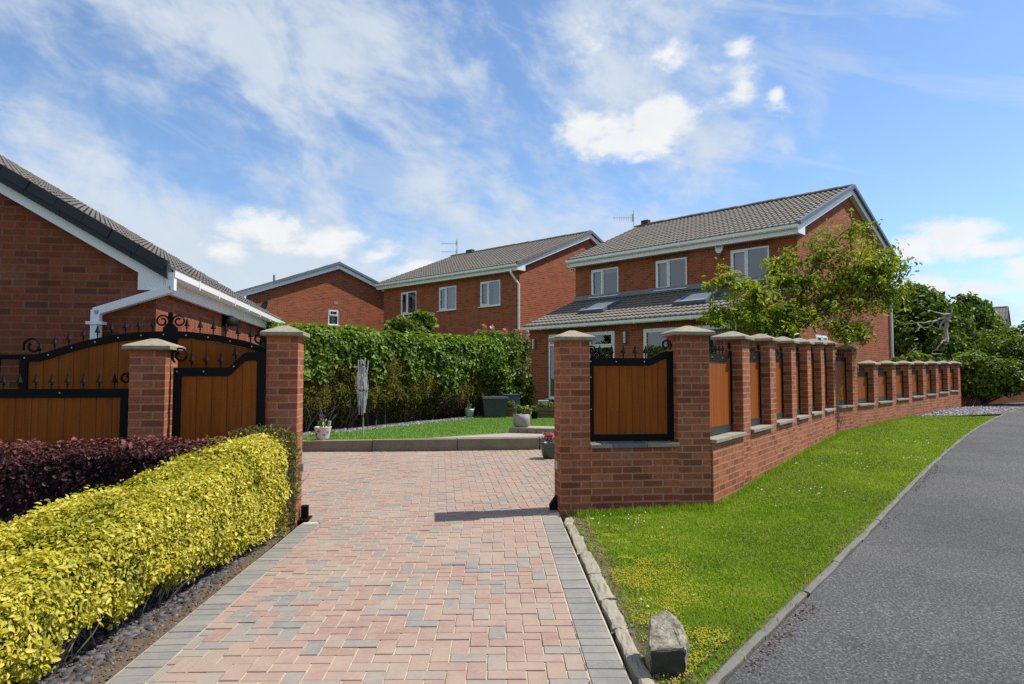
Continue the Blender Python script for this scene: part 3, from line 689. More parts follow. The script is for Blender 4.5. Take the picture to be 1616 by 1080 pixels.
def edging_stones():
    y = 2.55; k = 0
    while y < 7.0:
        L = random.uniform(.30, .60); x0 = float(np.interp(y + L / 2, [3.25, 5.2, 7.2], [.60, .555, .515])); w = random.uniform(.07, .105); h = random.uniform(.004, .018)
        cx = x0 + w / 2 + random.uniform(.0, .012); a = random.gauss(.02, .03)
        bm = bmesh.new(); bmesh.ops.create_cube(bm, size=1); bmesh.ops.subdivide_edges(bm, edges=bm.edges, cuts=4, use_grid_fill=True); f1, f2 = random.uniform(-.18, .18), random.uniform(-.12, .12)
        for v in bm.verts:
            p = v.co.copy(); e = max(0, abs(p.y) * 2 - .75) * random.uniform(.0, .5)
            v.co = V((p.x * w * (1 + f1 * p.y) * (1 - e * .25) + f2 * w * sin(p.y * 5) + random.gauss(0, .0028), p.y * (L - .008) + random.gauss(0, .003), p.z * (h + .06) + (random.gauss(0, .0025) - .006 * (abs(p.x) > .45) if p.z > 0 else 0)))
        me = bpy.data.meshes.new('edging_stone'); bm.to_mesh(me); bm.free(); me.materials.append(M['stone'])
        o = bpy.data.objects.new('edging_stone', me); COL.objects.link(o); o.rotation_euler = (random.gauss(0, .03), random.gauss(0, .04), -a + .02)
        o.location = (cx, y + L / 2, g(cx, y + L / 2) - .015)
        word = ['short', 'long', 'medium'][0 if L < .38 else 1 if L > .52 else 2]
        tag(o, 'narrow %s grey edging stone between grey block border and grass, number %d counting from the gate end' % (word, 0), 'edging stone', 'edging stones beside the driveway'); STONES.append((y, word, o))
        y += L; k += 1
STONES = []; edging_stones()
NTH = ['first', 'second', 'third', 'fourth', 'fifth', 'sixth', 'seventh', 'eighth', 'ninth', 'tenth', 'eleventh', 'twelfth', 'thirteenth', 'fourteenth', 'fifteenth', 'sixteenth', 'seventeenth', 'eighteenth']
for i, (y, wd, o) in enumerate(sorted(STONES, key=lambda q: -q[0])):
    o['label'] = '%s edging stone, %s along the driveway from the right gate pillar' % (wd, NTH[min(i, 17)])

def boulder():
    p = ong(1056, 1074); bm = bmesh.new()
    pts = [(-.064, .06, -.04), (.074, .045, -.04), (-.080, .0, .150), (-.07, .025, .168), (.06, .0, .166), (.070, .008, .150), (-.036, .235, .272), (.03, .25, .285), (.058, .235, .278), (.105, .20, .225), (.118, .17, .10), (.10, .23, -.04), (-.06, .26, -.04), (-.055, .13, .215), (.085, .09, .175)]
    for q in pts: bm.verts.new((q[0] * 1.18, q[1], q[2] * .9))
    bmesh.ops.convex_hull(bm, input=bm.verts)
    bmesh.ops.bevel(bm, geom=list(bm.edges), offset=.006, segments=1, affect='EDGES')
    bmesh.ops.triangulate(bm, faces=bm.faces); bmesh.ops.subdivide_edges(bm, edges=bm.edges, cuts=3, use_grid_fill=True); bmesh.ops.triangulate(bm, faces=bm.faces)
    bm.normal_update()
    from mathutils import noise
    for v in bm.verts: v.co += v.normal * (noise.fractal(v.co * 9, .9, 2, 4) * .013 + noise.noise(v.co * 45) * .004)
    me = bpy.data.meshes.new('boulder'); bm.to_mesh(me); bm.free()
    m, T, bs = mat('lichened sandstone'); q = objco(T); n = T.noise(q, 11, 7, .7, .6); n2 = T.noise(q, 55, 4, .7); n3 = T.noise(q, 4.5, 4, .6)
    c = T.ramp(n, [(.34, (.07, .062, .048)), (.45, (.19, .165, .12)), (.55, (.29, .26, .195)), (.68, (.42, .39, .31))])
    c = T.mix(T.mapr(n2, .5, .64, 0, .8), c, (.07, .064, .052, 1)); c = T.mix(T.mapr(n3, .5, .7, 0, .45), c, (.20, .19, .09, 1))
    T.l.new(c, bs.inputs['Base Color']); bs.inputs['Roughness'].default_value = .95; bump(T, bs, T.m('ADD', n2, n), .9, .012)
    me.materials.append(m); me.materials.append(m_plain('dirty stone with painted shade', (.045, .042, .034), .95, .5, 14, bmp=.8, bscale=30))  # near face of the boulder: its shade painted in along with damp dirt
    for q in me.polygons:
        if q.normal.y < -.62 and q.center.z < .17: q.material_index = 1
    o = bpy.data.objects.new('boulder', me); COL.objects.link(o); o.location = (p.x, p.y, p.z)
    tag(o, 'rough pale sandstone boulder standing on the grass tip beside the driveway', 'boulder')
boulder()

# ------------------------------------------------------------------ garden inside the gate
def lawnz(x, y): return .385 + .0085 * (y - 12) + 0 * x
CURB = [(-5.2, 11.45), (-4.95, 11.60), (-2.45, 12.03), (.5, 12.43), (2.2, 12.45)]
CURB2 = [at(803, 680, 13.35), at(860, 683, 13.15), at(905, 686, 13.0)]
def garden():
    sl = thing('sleeper_edging', 'low weathered sleeper edging holding up the lawn at the back of the driveway', 'edging', (-1, 12.25, g(-1, 12.25)))
    for a, b in zip(CURB, CURB[1:]):
        a, b = V(a), V(b); L = (b - a).length; k = max(1, round(L / 1.25)); t = (b - a) / L; n = V((-t.y, t.x))
        for i in range(k):
            p, q = a + t * (L * i / k + .006), a + t * (L * (i + 1) / k - .006); c = (p + q) / 2
            z0, z1 = min(g(*p), g(*q)) - .05, lawnz(*c) + .022
            mb = MB(); mb.box((c.x + n.x * .07, c.y + n.y * .07, (z0 + z1) / 2), V3(t * ((q - p).length / 2)), V3(n * .07), (0, 0, (z1 - z0) / 2)); mb.build('sleeper', M['sleeper'], sl, bevel=.008)
    # raised lawn
    poly = [(-5.1, 11.6), (-4.93, 11.74), (-2.47, 12.17), (.5, 12.57), (2.2, 12.59), (6.2, 14.9), (6.9, 16.2), (7.0, 19.2), (1.0, 23.2), (-.3, 21.2), (-3.6, 14.6), (-5.6, 12.9)]
    PLS = [planes_of([(-4.93, 11.70), (-2.47, 12.10), (-2.47, 24), (-9, 24), (-9, 11.0)]), planes_of([(-2.47, 12.10), (.5, 12.50), (.5, 24), (-2.47, 24)]), planes_of([(.5, 12.5), (2.2, 12.55), (7.0, 15.8), (7.0, 19.2), (1.0, 23.2), (.5, 23.2)])]
    mb = MB(); xs = np.linspace(-9, 7.5, 34); ys = np.linspace(11, 24, 28)
    for i in range(27):
        for j in range(27):
            for pl in PLS:
                q = inside_clip([(xs[i], ys[j]), (xs[i + 1], ys[j]), (xs[i + 1], ys[j + 1]), (xs[i], ys[j + 1])], pl)
                if len(q) > 2: mb.face([(x, y, lawnz(x, y)) for x, y in q])
    tag(mb.build('lawn', M['astro']), kind='structure')
    P = rng.random((160000, 2)) * [9, 11.5] + [-5.5, 11.6]
    ok = np.ones(len(P), bool)
    fy = np.interp(P[:, 0], [-5.2, -4.93, -2.47, .5, 2.2], [11.55, 11.74, 12.17, 12.57, 12.59]); hx = np.interp(P[:, 1], [12.0, 12.85, 14.25, 16.4, 18.75, 22], [-4.9, -4.2, -3.25, -2.0, -.7, .9]); ok &= (P[:, 1] > fy) & (P[:, 0] > hx)
    ok &= ~((P[:, 1] < 12.6 + .95 * (P[:, 0] + .9) * .8) & (P[:, 0] > -1.1) & (P[:, 1] < 13.5))
    P = P[ok]; n = len(P); st = .5 + .3 * np.sin(P[:, 0] * 1.1 - P[:, 1] * .9) * .4
    blades('lawn_grass', P, rng.uniform(.014, .03, n), rng.uniform(.010, .018, n), np.clip(st + rng.normal(0, .2, n), 0, 1), M['blade_lawn'], zfun=lambda p: lawnz(p[:, 0], p[:, 1]), lean=.9)
    # flagged wedge and upper step
    a, b, c = at(690, 699, 12.2), V(CURB2[0]), V(CURB2[2])
    mb = MB(); zz = lambda x, y: lawnz(x, y) + .028
    e1 = [(-1.55, 12.32), (b.x, b.y), (c.x, c.y), (2.2, 12.6), (.5, 12.575)]
    mb.prism([(x, y, zz(x, y) - .05) for x, y in e1], (0, 0, .05)); tag(mb.build('patio', M['flag']), kind='structure')
    st = thing('patio_step', 'low sandstone step edging the upper patio behind the flagstone wedge', 'step', (b.x, b.y, lawnz(b.x, b.y)))
    L = (c - b).length; t = (c - b).normalized(); n = V((-t.y, t.x, 0)); k = 7; t.z = 0
    for i in range(k):
        mb = MB(); s0, s1 = L * i / k + .005, L * (i + 1) / k - .005; m_ = b + t * (s0 + s1) / 2; z = lawnz(m_.x, m_.y)
        mb.box((m_.x + n.x * .06, m_.y + n.y * .06, z + .055), t * ((s1 - s0) / 2), n * .06, (0, 0, .075)); mb.build('walling_block', M['sleeper'], st, bevel=.006)
    mb = MB(); far = [(b + n * .122), (c + n * .122), (c + n * .62), (b + n * .62)]
    mb.prism([(p.x, p.y, lawnz(b.x, b.y) + .06) for p in far], (0, 0, .065)); mb.build('tread', M['flag'], st)
    sp_ = [(-4.9, 12.1), (-4.3, 12.85), (-3.2, 14.25), (-1.95, 16.4), (-.65, 18.75), (.6, 21.4)]; mb = MB()
    for (x0, y0), (x1, y1) in zip(sp_, sp_[1:]): mb.face([(x0, y0, lawnz(x0, y0) + .012), (x1, y1, lawnz(x1, y1) + .012), (x1 - 2.6, y1 + 1.4, lawnz(x1, y1) + .012), (x0 - 2.6, y0 + 1.4, lawnz(x0, y0) + .012)])
    tag(mb.build('hedge_bed', M['soil']), kind='structure')
    # pale chippings along the hedge foot
    Pp, _ = sample_strip([(-4.6, 12.95), (-3.45, 14.35), (-2.2, 16.5), (-.9, 18.8)], [(-4.2, 12.85), (-3.1, 14.2), (-1.85, 16.35), (-.55, 18.7)], 1800)
    chips('pale_chippings', Pp, rng.uniform(.02, .042, len(Pp)), M['pale_chip'], .004, zfun=lambda p: lawnz(p[:, 0], p[:, 1]))
garden()

# ------------------------------------------------------------------ houses
def wall_open(mb, P, t, L, z0, z1, ops, n, rev=.10):
    """vertical wall from P along t with openings (u0,u1,z0,z1) and their reveals"""
    P, t, n = V(P), V(t), V(n)
    us = sorted({0, L, *[o[0] for o in ops], *[o[1] for o in ops]}); zs = sorted({z0, z1, *[o[2] for o in ops], *[o[3] for o in ops]})
    q = lambda u, z, d=0: V((P.x, P.y, 0)) + t * u + V((0, 0, z)) - n * d
    for a, b in zip(us, us[1:]):
        for c, d in zip(zs, zs[1:]):
            if any(o[0] <= (a + b) / 2 <= o[1] and o[2] <= (c + d) / 2 <= o[3] for o in ops): continue
            mb.face([q(a, c), q(b, c), q(b, d), q(a, d)])
    for (a, b, c, d) in ops:
        mb.face([q(a, c), q(a, d), q(a, d, rev), q(a, c, rev)]); mb.face([q(b, c), q(b, c, rev), q(b, d, rev), q(b, d)])
        mb.face([q(a, c), q(a, c, rev), q(b, c, rev), q(b, c)]); mb.face([q(a, d), q(b, d), q(b, d, rev), q(a, d, rev)])

def window(root, P, t, n, w, h, cols, rows=None, curtain=True, sill=True, name='window', fr=.055, sash=(0,), back=.05, label=None, blind=0):
    """white frame in an opening: P lower left, t to the right, n outward; cols = fractions of the lights"""
    P, t, n = V(P) - V(n) * back, V(t), V(n); z = V((0, 0, 1)); fd = .035
    mb = MB()
    def bar(u0, u1, v0, v1, d0=-fd, d1=fd):
        mb.box(P + t * ((u0 + u1) / 2) + z * ((v0 + v1) / 2) + n * ((d0 + d1) / 2), t * ((u1 - u0) / 2), n * ((d1 - d0) / 2), z * ((v1 - v0) / 2))
    bar(0, fr, 0, h); bar(w - fr, w, 0, h); bar(fr, w - fr, 0, fr); bar(fr, w - fr, h - fr, h)
    xs = [fr + (w - 2 * fr) * c for c in np.cumsum([0] + list(cols)) / sum(cols)]; lights = []
    for i, x in enumerate(xs[1:-1]): bar(x - fr * .45, x + fr * .45, fr, h - fr)
    for i, (a, b) in enumerate(zip(xs, xs[1:])):
        a2, b2 = a + (fr * .45 if i else 0), b - (fr * .45 if i < len(xs) - 2 else 0)
        rr = rows[i] if rows else None; ys = [fr, h - fr] if not rr else [fr, fr + (h - 2 * fr) * rr, h - fr]
        for j, (c, d) in enumerate(zip(ys, ys[1:])):
            c2, d2 = c + (fr * .4 if j else 0), d - (fr * .4 if j < len(ys) - 2 else 0)
            if j: bar(a2, b2, c - fr * .4, c + fr * .4)
            if (i, j) in sash or i in sash:
                s = .045; bar(a2 + .003, a2 + s, c2 + .003, d2 - .003, 0, fd + .02); bar(b2 - s, b2 - .003, c2 + .003, d2 - .003, 0, fd + .02); bar(a2 + s, b2 - s, c2 + .003, c2 + s, 0, fd + .02); bar(a2 + s, b2 - s, d2 - s, d2 - .003, 0, fd + .02)
                lights.append((a2 + s, b2 - s, c2 + s, d2 - s))
            else: lights.append((a2, b2, c2, d2))
    wo = mb.build(name, M['white'], root)
    for (a, b, c, d) in lights:
        g_ = MB(); g_.face([P + t * a + z * c + n * .012, P + t * b + z * c + n * .012, P + t * b + z * d + n * .012, P + t * a + z * d + n * .012]); g_.build('pane', M['glass'], wo)
    if curtain:
        for (a, b) in ((.02, .32), (.70, .98)) if curtain is True else curtain:
            c_ = MB(); k = 14; pr = None
            for i in range(k + 1):
                u = w * (a + (b - a) * i / k); dd = .16 + .03 * sin(i * 2.3)
                p = P + t * u - n * dd
                if pr is not None: c_.face([pr + z * .02, p + z * .02, p + z * (h - .02), pr + z * (h - .02)])
                pr = p
            c_.build('curtain', M['curtain'], wo, smooth=True)
    if blind:
        b_ = MB(); b_.box(P + t * (w / 2) + z * (h - blind / 2) - n * .10, t * (w / 2 - .03), n * .004, z * (blind / 2)); b_.build('blind', M['curtain'], wo)
    if sill:
        s_ = MB(); s_.box(P + t * (w / 2) - z * .015 + n * .055, t * (w / 2 + .05), n * .075, z * .016); s_.build('sill', M['white2'], wo)
    return wo

def tiles(mb, E0, E1, up, pitch=.31, roll=.165, step=.026, hump=.020):
    """interlocking tiles on the slope from eave E0-E1 along vector up"""
    E0, E1, up = V(E0), V(E1), V(up); s = E1 - E0; L = s.length; s = s / L; U = up.length; n = s.cross(up).normalized()
    if n.z < 0: n = -n
    nc = max(1, round(U / pitch)); spr = 6; cols = max(2, round(L / roll) * spr); base = len(mb.v)
    for c in range(nc):
        jit = random.uniform(-.004, .004)
        for e in (0, 1):
            uu = up * ((c + e * 1.0) / nc)
            for i in range(cols + 1):
                ph = (i / spr) % 1.0; hgt = hump * (sin(pi * ph / .55) if ph < .55 else 0.0)
                lift = step + .002 if e == 0 else .0
                dj = random.uniform(-.0015, .0015)
                mb.v.append(tuple(E0 + s * (L * i / cols) + uu + n * (hgt + lift + jit * .5 + dj) - (up.normalized() * .012 if e == 0 else up * 0)))
    R_ = cols + 1
    for r in range(2 * nc - 1):
        for i in range(cols):
            a = base + r * R_ + i; mb.f.append((a, a + 1, a + 1 + R_, a + R_)); mb.uv.append(None)
    # closing edge at the eave
    for i in range(cols):
        a, b = V(mb.v[base + i]), V(mb.v[base + i + 1]); mb.face([a - n * .045, b - n * .045, b, a])

def ridge_tiles(mb, A, B, r=.11, piece=.45):
    A, B = V(A), V(B); L = (B - A).length; k = max(1, round(L / piece)); d = (B - A) / k; t = d.normalized(); sd = t.cross(V((0, 0, 1))).normalized()
    for i in range(k):
        a, b = A + d * i, A + d * (i + 1.06); jz = V((0, 0, random.uniform(-.006, .008))); rr = r * random.uniform(.97, 1.05); pa = []; pb = []
        for q in range(9):
            th = pi * q / 8; o = sd * cos(th) * rr + V((0, 0, sin(th) * rr * .8 - .035)); pa.append(a + o + jz + V((0, 0, .012))); pb.append(b + o + jz)
        for q in range(8): mb.face([pa[q], pa[q + 1], pb[q + 1], pb[q]])
        mb.face(pa[::-1]); mb.face(pb)

class House:
    def __init__(s, name, label, O, u, v, L, W, z0, ze, rise, ov_e=.32, ov_g=.16, brick='brick_house', tile='tile', verge='verge_grey', cat='house', fh=.21):
        s.O, s.u, s.v, s.L, s.W, s.z0, s.ze, s.rise, s.oe, s.og = V3(O), V3(u).normalized(), V3(v).normalized(), L, W, z0, ze, rise, ov_e, ov_g
        s.brick, s.tile, s.verge = M[brick], M[tile], M[verge]; zr = ze + rise; s.zs = ze; s.slope = (zr - ze - fh + .08) / (W / 2 + ov_e); s.rise = s.slope * W / 2; s.ze = zr - s.rise; c = s.p(L / 2, W / 2, z0); s.root = thing(name, label, cat, c)
    def p(s, a, b, z): return s.O + s.u * a + s.v * b + V((0, 0, z))
    def front(s, x, y, b=0): q = hit(x, y, s.p(0, b, 0), -s.v) - s.O; return q.dot(s.u), q.z
    def gable(s, x, y, a=0): q = hit(x, y, s.p(a, 0, 0), -s.u) - s.O; return q.dot(s.v), q.z
    def walls(s, fops=(), gops=()):
        mb = MB(); L, W = s.L, s.W
        wall_open(mb, s.p(0, 0, 0), s.u, L, s.z0, s.ze, list(fops), -s.v)
        wall_open(mb, s.p(0, 0, 0), s.v, W, s.z0, s.ze, list(gops), -s.u)
        wall_open(mb, s.p(0, W, 0), s.u, L, s.z0, s.ze, [], s.v); wall_open(mb, s.p(L, 0, 0), s.v, W, s.z0, s.ze, [], s.u)
        for a in (0, L): mb.face([s.p(a, 0, s.ze), s.p(a, W, s.ze), s.p(a, W / 2, s.ze + s.rise)])
        return mb.build('wall', s.brick, s.root, uvo=tuple(s.p(0, 0, 0)))
    def roof(s, far_ov=None, barge_h=.19, box=True):
        L, W, oe, og = s.L, s.W, s.oe, s.og; sl = s.slope; fo = og if far_ov is None else far_ov; up = .07
        def E(a, b): return s.p(a, b, s.ze + sl * (b if b <= W / 2 else W - b) + up + .06)
        mb = MB(); tiles(mb, E(-og, -oe), E(L + fo, -oe), E(0, W / 2) - E(0, -oe)); tiles(mb, E(-og, W + oe), E(L + fo, W + oe), E(0, W / 2) - E(0, W + oe))
        ro = mb.build('roof', s.tile, s.root)
        rb = MB(); ridge_tiles(rb, E(-og - .02, W / 2) + V((0, 0, .03)), E(L + fo, W / 2) + V((0, 0, .03))); rb.build('ridge_tiles', s.tile, ro)
        dk = MB(); k = V((0, 0, -.03))
        for b0 in (-oe, W + oe): dk.face([E(-og, b0) + k, E(L + fo, b0) + k, E(L + fo, W / 2) + k, E(-og, W / 2) + k])
        dk.build('roof_deck', M['room'], ro)
        # verge caps, barge boards, soffit strips at the seen gable end
        vg = MB(); n = max(4, round((W / 2 + oe) / .31 / .9))
        for b0, b1 in ((-oe, W / 2), (W + oe, W / 2)):
            A, B = E(-og - .03, b0), E(-og - .03, b1); d = (B - A) / n; tn = d.normalized(); nn = tn.cross(s.u); nn = nn if nn.z > 0 else -nn
            for i in range(n): vg.box(A + d * (i + .5) + nn * (.01 - .004) - tn * .0, d * .53, s.u * .055, nn * .055 + d * .02)
        vg.build('verge', s.verge, ro)
        for a, sg in ((-og, 1), (L + fo, -1)):
            bb = MB(); w0 = V((0, 0, -.06))
            for b0 in (-oe, W + oe): bb.ribbon([E(a, b0) + w0, E(a, W / 2) + w0], (0, 0, -barge_h), s.u * (.022 * sg))
            if box:
                for b0, q in ((-oe, 1), (W + oe, -1)):      # boxed eave end
                    e = E(a, b0) + w0; zb = s.zs - .015; pr = [e + s.v * (.02 * q), V((*(e + s.v * (.02 * q)).xy, zb)), V((*(e + s.v * ((oe + .16) * q)).xy, zb)), E(a, b0 + (oe + .16) * q) + w0]
                    bb.prism([x - s.u * .004 * sg for x in pr], s.u * (.03 * sg))
            bb.build('barge_board', M['white'], s.root)
            sf = MB()
            for b0 in (-oe, W + oe):
                o_ = w0 + V((0, 0, -barge_h + .03)); x0, x1 = E(a, b0) + o_, E(a, W / 2) + o_; e = s.u * (abs(og if sg > 0 else fo) * sg); sf.face([x0, x1, x1 + e, x0 + e])
            sf.build('soffit', M['white'], s.root)
        # fascia, soffit and gutter on both eaves
        for b, sg in ((-oe, 1), (W + oe, -1)):
            zt = E(0, b).z - .05; f = MB(); w = s.v * (.02 * sg)
            f.ribbon([s.p(-og + .03, b, zt) + w, s.p(L + fo - .03, b, zt) + w], (0, 0, -(zt - s.zs + .03)), w); f.build('fascia', M['white'], s.root)
            sf = MB(); zb = s.zs - .01; sf.face([s.p(-og + .03, b, zb) + w, s.p(L + fo - .03, b, zb) + w, s.p(L + fo - .03, 0 if sg > 0 else W, zb), s.p(-og + .03, 0 if sg > 0 else W, zb)]); sf.build('soffit', M['white2'], s.root)
            gutter(s.root, s.p(-og - .03, b, zt) , s.p(L + fo, b, zt), -s.v * sg)
        return ro
def gutter(root, A, B, out, r=.058):
    A, B, out = V(A), V(B), V(out); mb = MB(); prof = [(0, 0), (0, -.085), (.03, -.105), (.075, -.105), (.108, -.075), (.112, 0), (.118, .006), (.104, .006), (.10, -.02), (.03, -.03)]
    a = [A + out * x + V((0, 0, y)) for x, y in prof]; b = [B + out * x + V((0, 0, y)) for x, y in prof]; n = len(prof)
    for i in range(n): mb.face([a[i], a[(i + 1) % n], b[(i + 1) % n], b[i]])
    mb.face(a); mb.face(b[::-1])
    L = (B - A).length; t = (B - A) / L; k = int(L / .95)
    for i in range(1, k + 1): mb.box(A + t * (L * i / (k + 1)) + out * .062 + V((0, 0, -.05)), t * .018, out * .056, (0, 0, .06))
    return mb.build('gutter', M['white'], root)
def pipe(root, pts, r=.036, m='white'):
    mb = MB(); mb.tube(pts, r, 10); return mb.build('downpipe', M[m], root)
def aerial(root, P, h, booms, right):
    """mast with toothed booms; booms = (height, reach, element half-length, count)"""
    right = V(right).normalized(); mb = MB(); mb.tube([P, P + V((0, 0, h))], .016, 6); a = mb.build('aerial', M['alu'], root)
    b_ = MB()
    for (z, reach, el, k) in booms:
        q = P + V((0, 0, z)); b_.tube([q + right * .06, q - right * reach], .010, 5)
        for i in range(k): e = q - right * (reach * (i + .2) / k); b_.tube([e - V((0, 0, el)), e + V((0, 0, el))], .006, 4)
        b_.box(q - right * .05, right * .02, right.cross(V((0, 0, 1))) * .01, (0, 0, .16))
    b_.build('boom', M['alu'], a)

def soldier(root, P, t, n, L, h=.215):
    mb = MB(); P, t, n = V(P), V(t), V(n); z = V((0, 0, 1)); mb.box(P + t * (L / 2) + z * (h / 2) + n * .002, t * (L / 2), n * .004, z * (h / 2)); return mb.build('soldier_course', M['soldier'], root, uvo=tuple(P), swap=True)

def main_house():
    Rp, A, B = V((8.01, 19.0)), V((-.7035, .7107)), V((.7107, .7035))
    ze = hit(1200, 379, V3(Rp), -V3(B)).z
    L = 8.09; W = 8.0; q = hit(1353, 298, V3(Rp) - V3(A) * .16, -V3(A)); rise = q.z - .16 - ze
    H = House('brick_house', 'large red brick house with a tiled single storey rear extension behind the tree', Rp, A, B, L, W, .35, ze, rise)
    t, n = -H.u, -H.v
    fops, win = [], []
    for (x0, x1, yt, yb, blind) in ((932.5, 975.6, 427.5, 470.5, .16), (1034, 1083.6, 411.5, 457.5, 0), (1152.2, 1213.5, 396.0, 448.0, 0)):
        a1, zt = H.front(x0, yt); a0, _ = H.front(x1, yt); zb = H.front(x0, yb)[1]; fops.append((a0, a1, zb, zt)); win.append((a0, a1, zb, zt, blind))
    zm = sum(w[2] for w in win) / 3; zt = sum(w[3] for w in win) / 3
    fops = [(a, b, zm, zt) for a, b, *_ in fops]
    # gable window low down behind the wall
    v0, z1 = H.gable(1287, 527); v1, _ = H.gable(1307, 531); gop = (v0, v1, z1 - .75, z1)
    H.walls(fops, [gop])
    window(H.root, H.p(0, gop[0], gop[2]), H.v, -H.u, gop[1] - gop[0], .75, (1, 1), None, False, False, sash=(0, 1))
    for k, (a0, a1, _, _, bl) in enumerate(win):
        window(H.root, H.p(a1, 0, zm), t, n, a1 - a0, zt - zm, (.43, .57), None, ((.03, .3),) if k != 1 else ((.03, .28),), True, sash=(0,), blind=bl)
        soldier(H.root, H.p(a1 + .11, 0, zt + .004), t, n, a1 - a0 + .22)
    H.roof(far_ov=.12)
    # vent tile and aerial on the ridge
    zr = H.ze + H.rise + .16
    ar, _ = H.front(1019, 352, W / 2); mb = MB(); mb.box(H.p(ar, W / 2, zr + .10), H.u * .16, H.v * .10, (0, 0, .08)); mb.build('ridge_vent', M['verge'], H.root)
    ar, za = H.front(1000, 358, W / 2 + .3); aerial(H.root, H.p(ar, W / 2 + .3, za), H.front(1000, 332, W / 2 + .3)[1] - za, [(H.front(1000, 344, W / 2 + .3)[1] - za, .86, .16, 9)], (1, 0, 0))
    # alarm box with a blue foot, security camera under the eave corner
    a, z = H.front(1137, 393); mb = MB(); c = H.p(a, 0, z) + n * .05
    mb.prism([c + t * x + V((0, 0, y)) for x, y in ((-.145, .13), (-.11, -.07), (-.06, -.135), (.06, -.135), (.11, -.07), (.145, .13))], n * .06); al = mb.build('alarm_box', M['white'], H.root)
    mb = MB(); mb.prism([c + t * x + V((0, 0, y)) - n * .01 for x, y in ((-.105, -.085), (-.05, -.215), (.05, -.215), (.105, -.085))], n * .05); mb.build('alarm_strobe', M['navy'], al)
    mb = MB(); mb.box(c + n * .0615 + V((0, 0, .05)), t * .08, n * .001, (0, 0, .014)); mb.build('printed_mark', M['navy'], al)
    a, z = H.front(908.5, 427); c = H.p(a, 0, z) + n * .09 + H.u * .05; mb = MB(); mb.tube([c, c + n * .12 + t * .03], .055, 12); cm = mb.build('security_camera', M['white'], H.root)
    mb = MB(); mb.tube([c + n * .121 + t * .0303, c + n * .126 + t * .0315], .035, 12); mb.build('lens', M['glass_dark'], cm)
    # down pipe at the back corner of the gable, small white vent and cable boxes
    v_, z_ = H.gable(1408, 480); pipe(H.root, [H.p(-.06, W - .10, .45), H.p(-.06, W - .10, ze - .1), H.p(-.1, W + .2, ze + .05)], .05)
    for x, y, w, h in ((1333.5, 531, .07, .15),):
        v_, z_ = H.gable(x, y); mb = MB(); mb.box(H.p(-.03, v_, z_), H.v * w * .5, H.u * .03, (0, 0, h / 2)); mb.build('vent_cover', M['white'], H.root)
    for x, y in ((1347.5, 517), (1342, 527)):
        v_, z_ = H.gable(x, y); mb = MB(); mb.box(H.p(-.006, v_, z_), H.v * .07, H.u * .008, (0, 0, .11)); mb.build('patched_brick', M['cap'], H.root)
    # extension along the facade
    D = 2.45; zs = hit(1000, 506, H.p(0, -D, 0), n).z; zfl = H.front(912, 476.5)[1]; ex0, ex1 = -.0, L
    xo = lambda x, y: H.front(x, y, -D)
    a1, zt1 = xo(865, 528.5); a0, _ = xo(969.5, 523); zb1 = xo(866, 629)[1]
    d1, zt2 = xo(1014.5, 518.5); d0 = max(.35, xo(1165, 509)[0])
    mb = MB(); wall_open(mb, H.p(0, -D, 0), H.u, L, H.z0, zs, [(a0, a1, zb1, zt1), (d0, d1, .62, zt1)], n)
    wall_open(mb, H.p(L, -D, 0), H.v, D, H.z0, zs, [], H.u); wall_open(mb, H.p(0, -D, 0), H.v, D, H.z0, zs, [], -H.u)
    for a in (0, L): mb.face([H.p(a, -D, zs), H.p(a, 0, zs), H.p(a, 0, zfl - .05)])
    mb.build('wall', H.brick, H.root, uvo=tuple(H.p(0, 0, 0)))
    soldier(H.root, H.p(L - .9, -D, zt1 + .004), t, n, L - .9 - a0 + .2, zs - zt1 - .008) if zs - zt1 > .1 else None
    soldier(H.root, H.p(d1 + .2, -D, zt1 + .0045), t, n, d1 - d0 + .4, zs - zt1 - .008) if zs - zt1 > .1 else None
    window(H.root, H.p(a1, -D, zb1), t, n, a1 - a0, zt1 - zb1, (.34, .30, .36), (.86, .86, .80), False, True, fr=.07, sash=((2, 1),), name='window')
    dr = window(H.root, H.p(d1, -D, .62), t, n, d1 - d0, zt1 - .62, (1, 1, 1), None, ((.36, .6),), False, fr=.07, sash=(0, 1, 2), name='patio_door')
    oe = .22; sl = (zfl - zs - .12) / (D + .0)
    E = lambda a, b: H.p(a, b, zs + .13 + (b + D) * sl)
    mb = MB(); tiles(mb, E(-.08, -D - oe), E(L + .08, -D - oe), E(0, -.01) - E(0, -D - oe)); er = mb.build('extension_roof', H.tile, H.root)
    mb = MB(); mb.face([E(-.08, -D - oe) - V((0, 0, .03)), E(L + .08, -D - oe) - V((0, 0, .03)), E(L + .08, -.01) - V((0, 0, .03)), E(-.08, -.01) - V((0, 0, .03))]); mb.build('roof_deck', M['room'], er)
    mb = MB(); zf = E(0, 0).z; mb.box(H.p(L / 2, -.012, zf + .10), H.u * (L / 2 + .05), H.v * .008, (0, 0, .075)); q = E(0, -.16) - E(0, 0)
    mb.prism([E(-.05, -.001) + V((0, 0, .05)), E(L + .05, -.001) + V((0, 0, .05)), E(L + .05, -.001) + q + V((0, 0, .052)), E(-.05, -.001) + q + V((0, 0, .052))], (0, 0, .012)); mb.build('lead_flashing', M['lead'], er)
    zg = E(0, -D - oe).z - .05; mb = MB(); w = H.v * .02
    mb.ribbon([H.p(-.05, -D - oe, zg) + w, H.p(L + .06, -D - oe, zg) + w], (0, 0, -(zg - zs + .02)), w); mb.face([H.p(-.05, -D - oe, zs - .012) + w, H.p(L + .06, -D - oe, zs - .012) + w, H.p(L + .06, -D, zs - .012), H.p(-.05, -D, zs - .012)]); mb.build('fascia', M['white'], H.root)
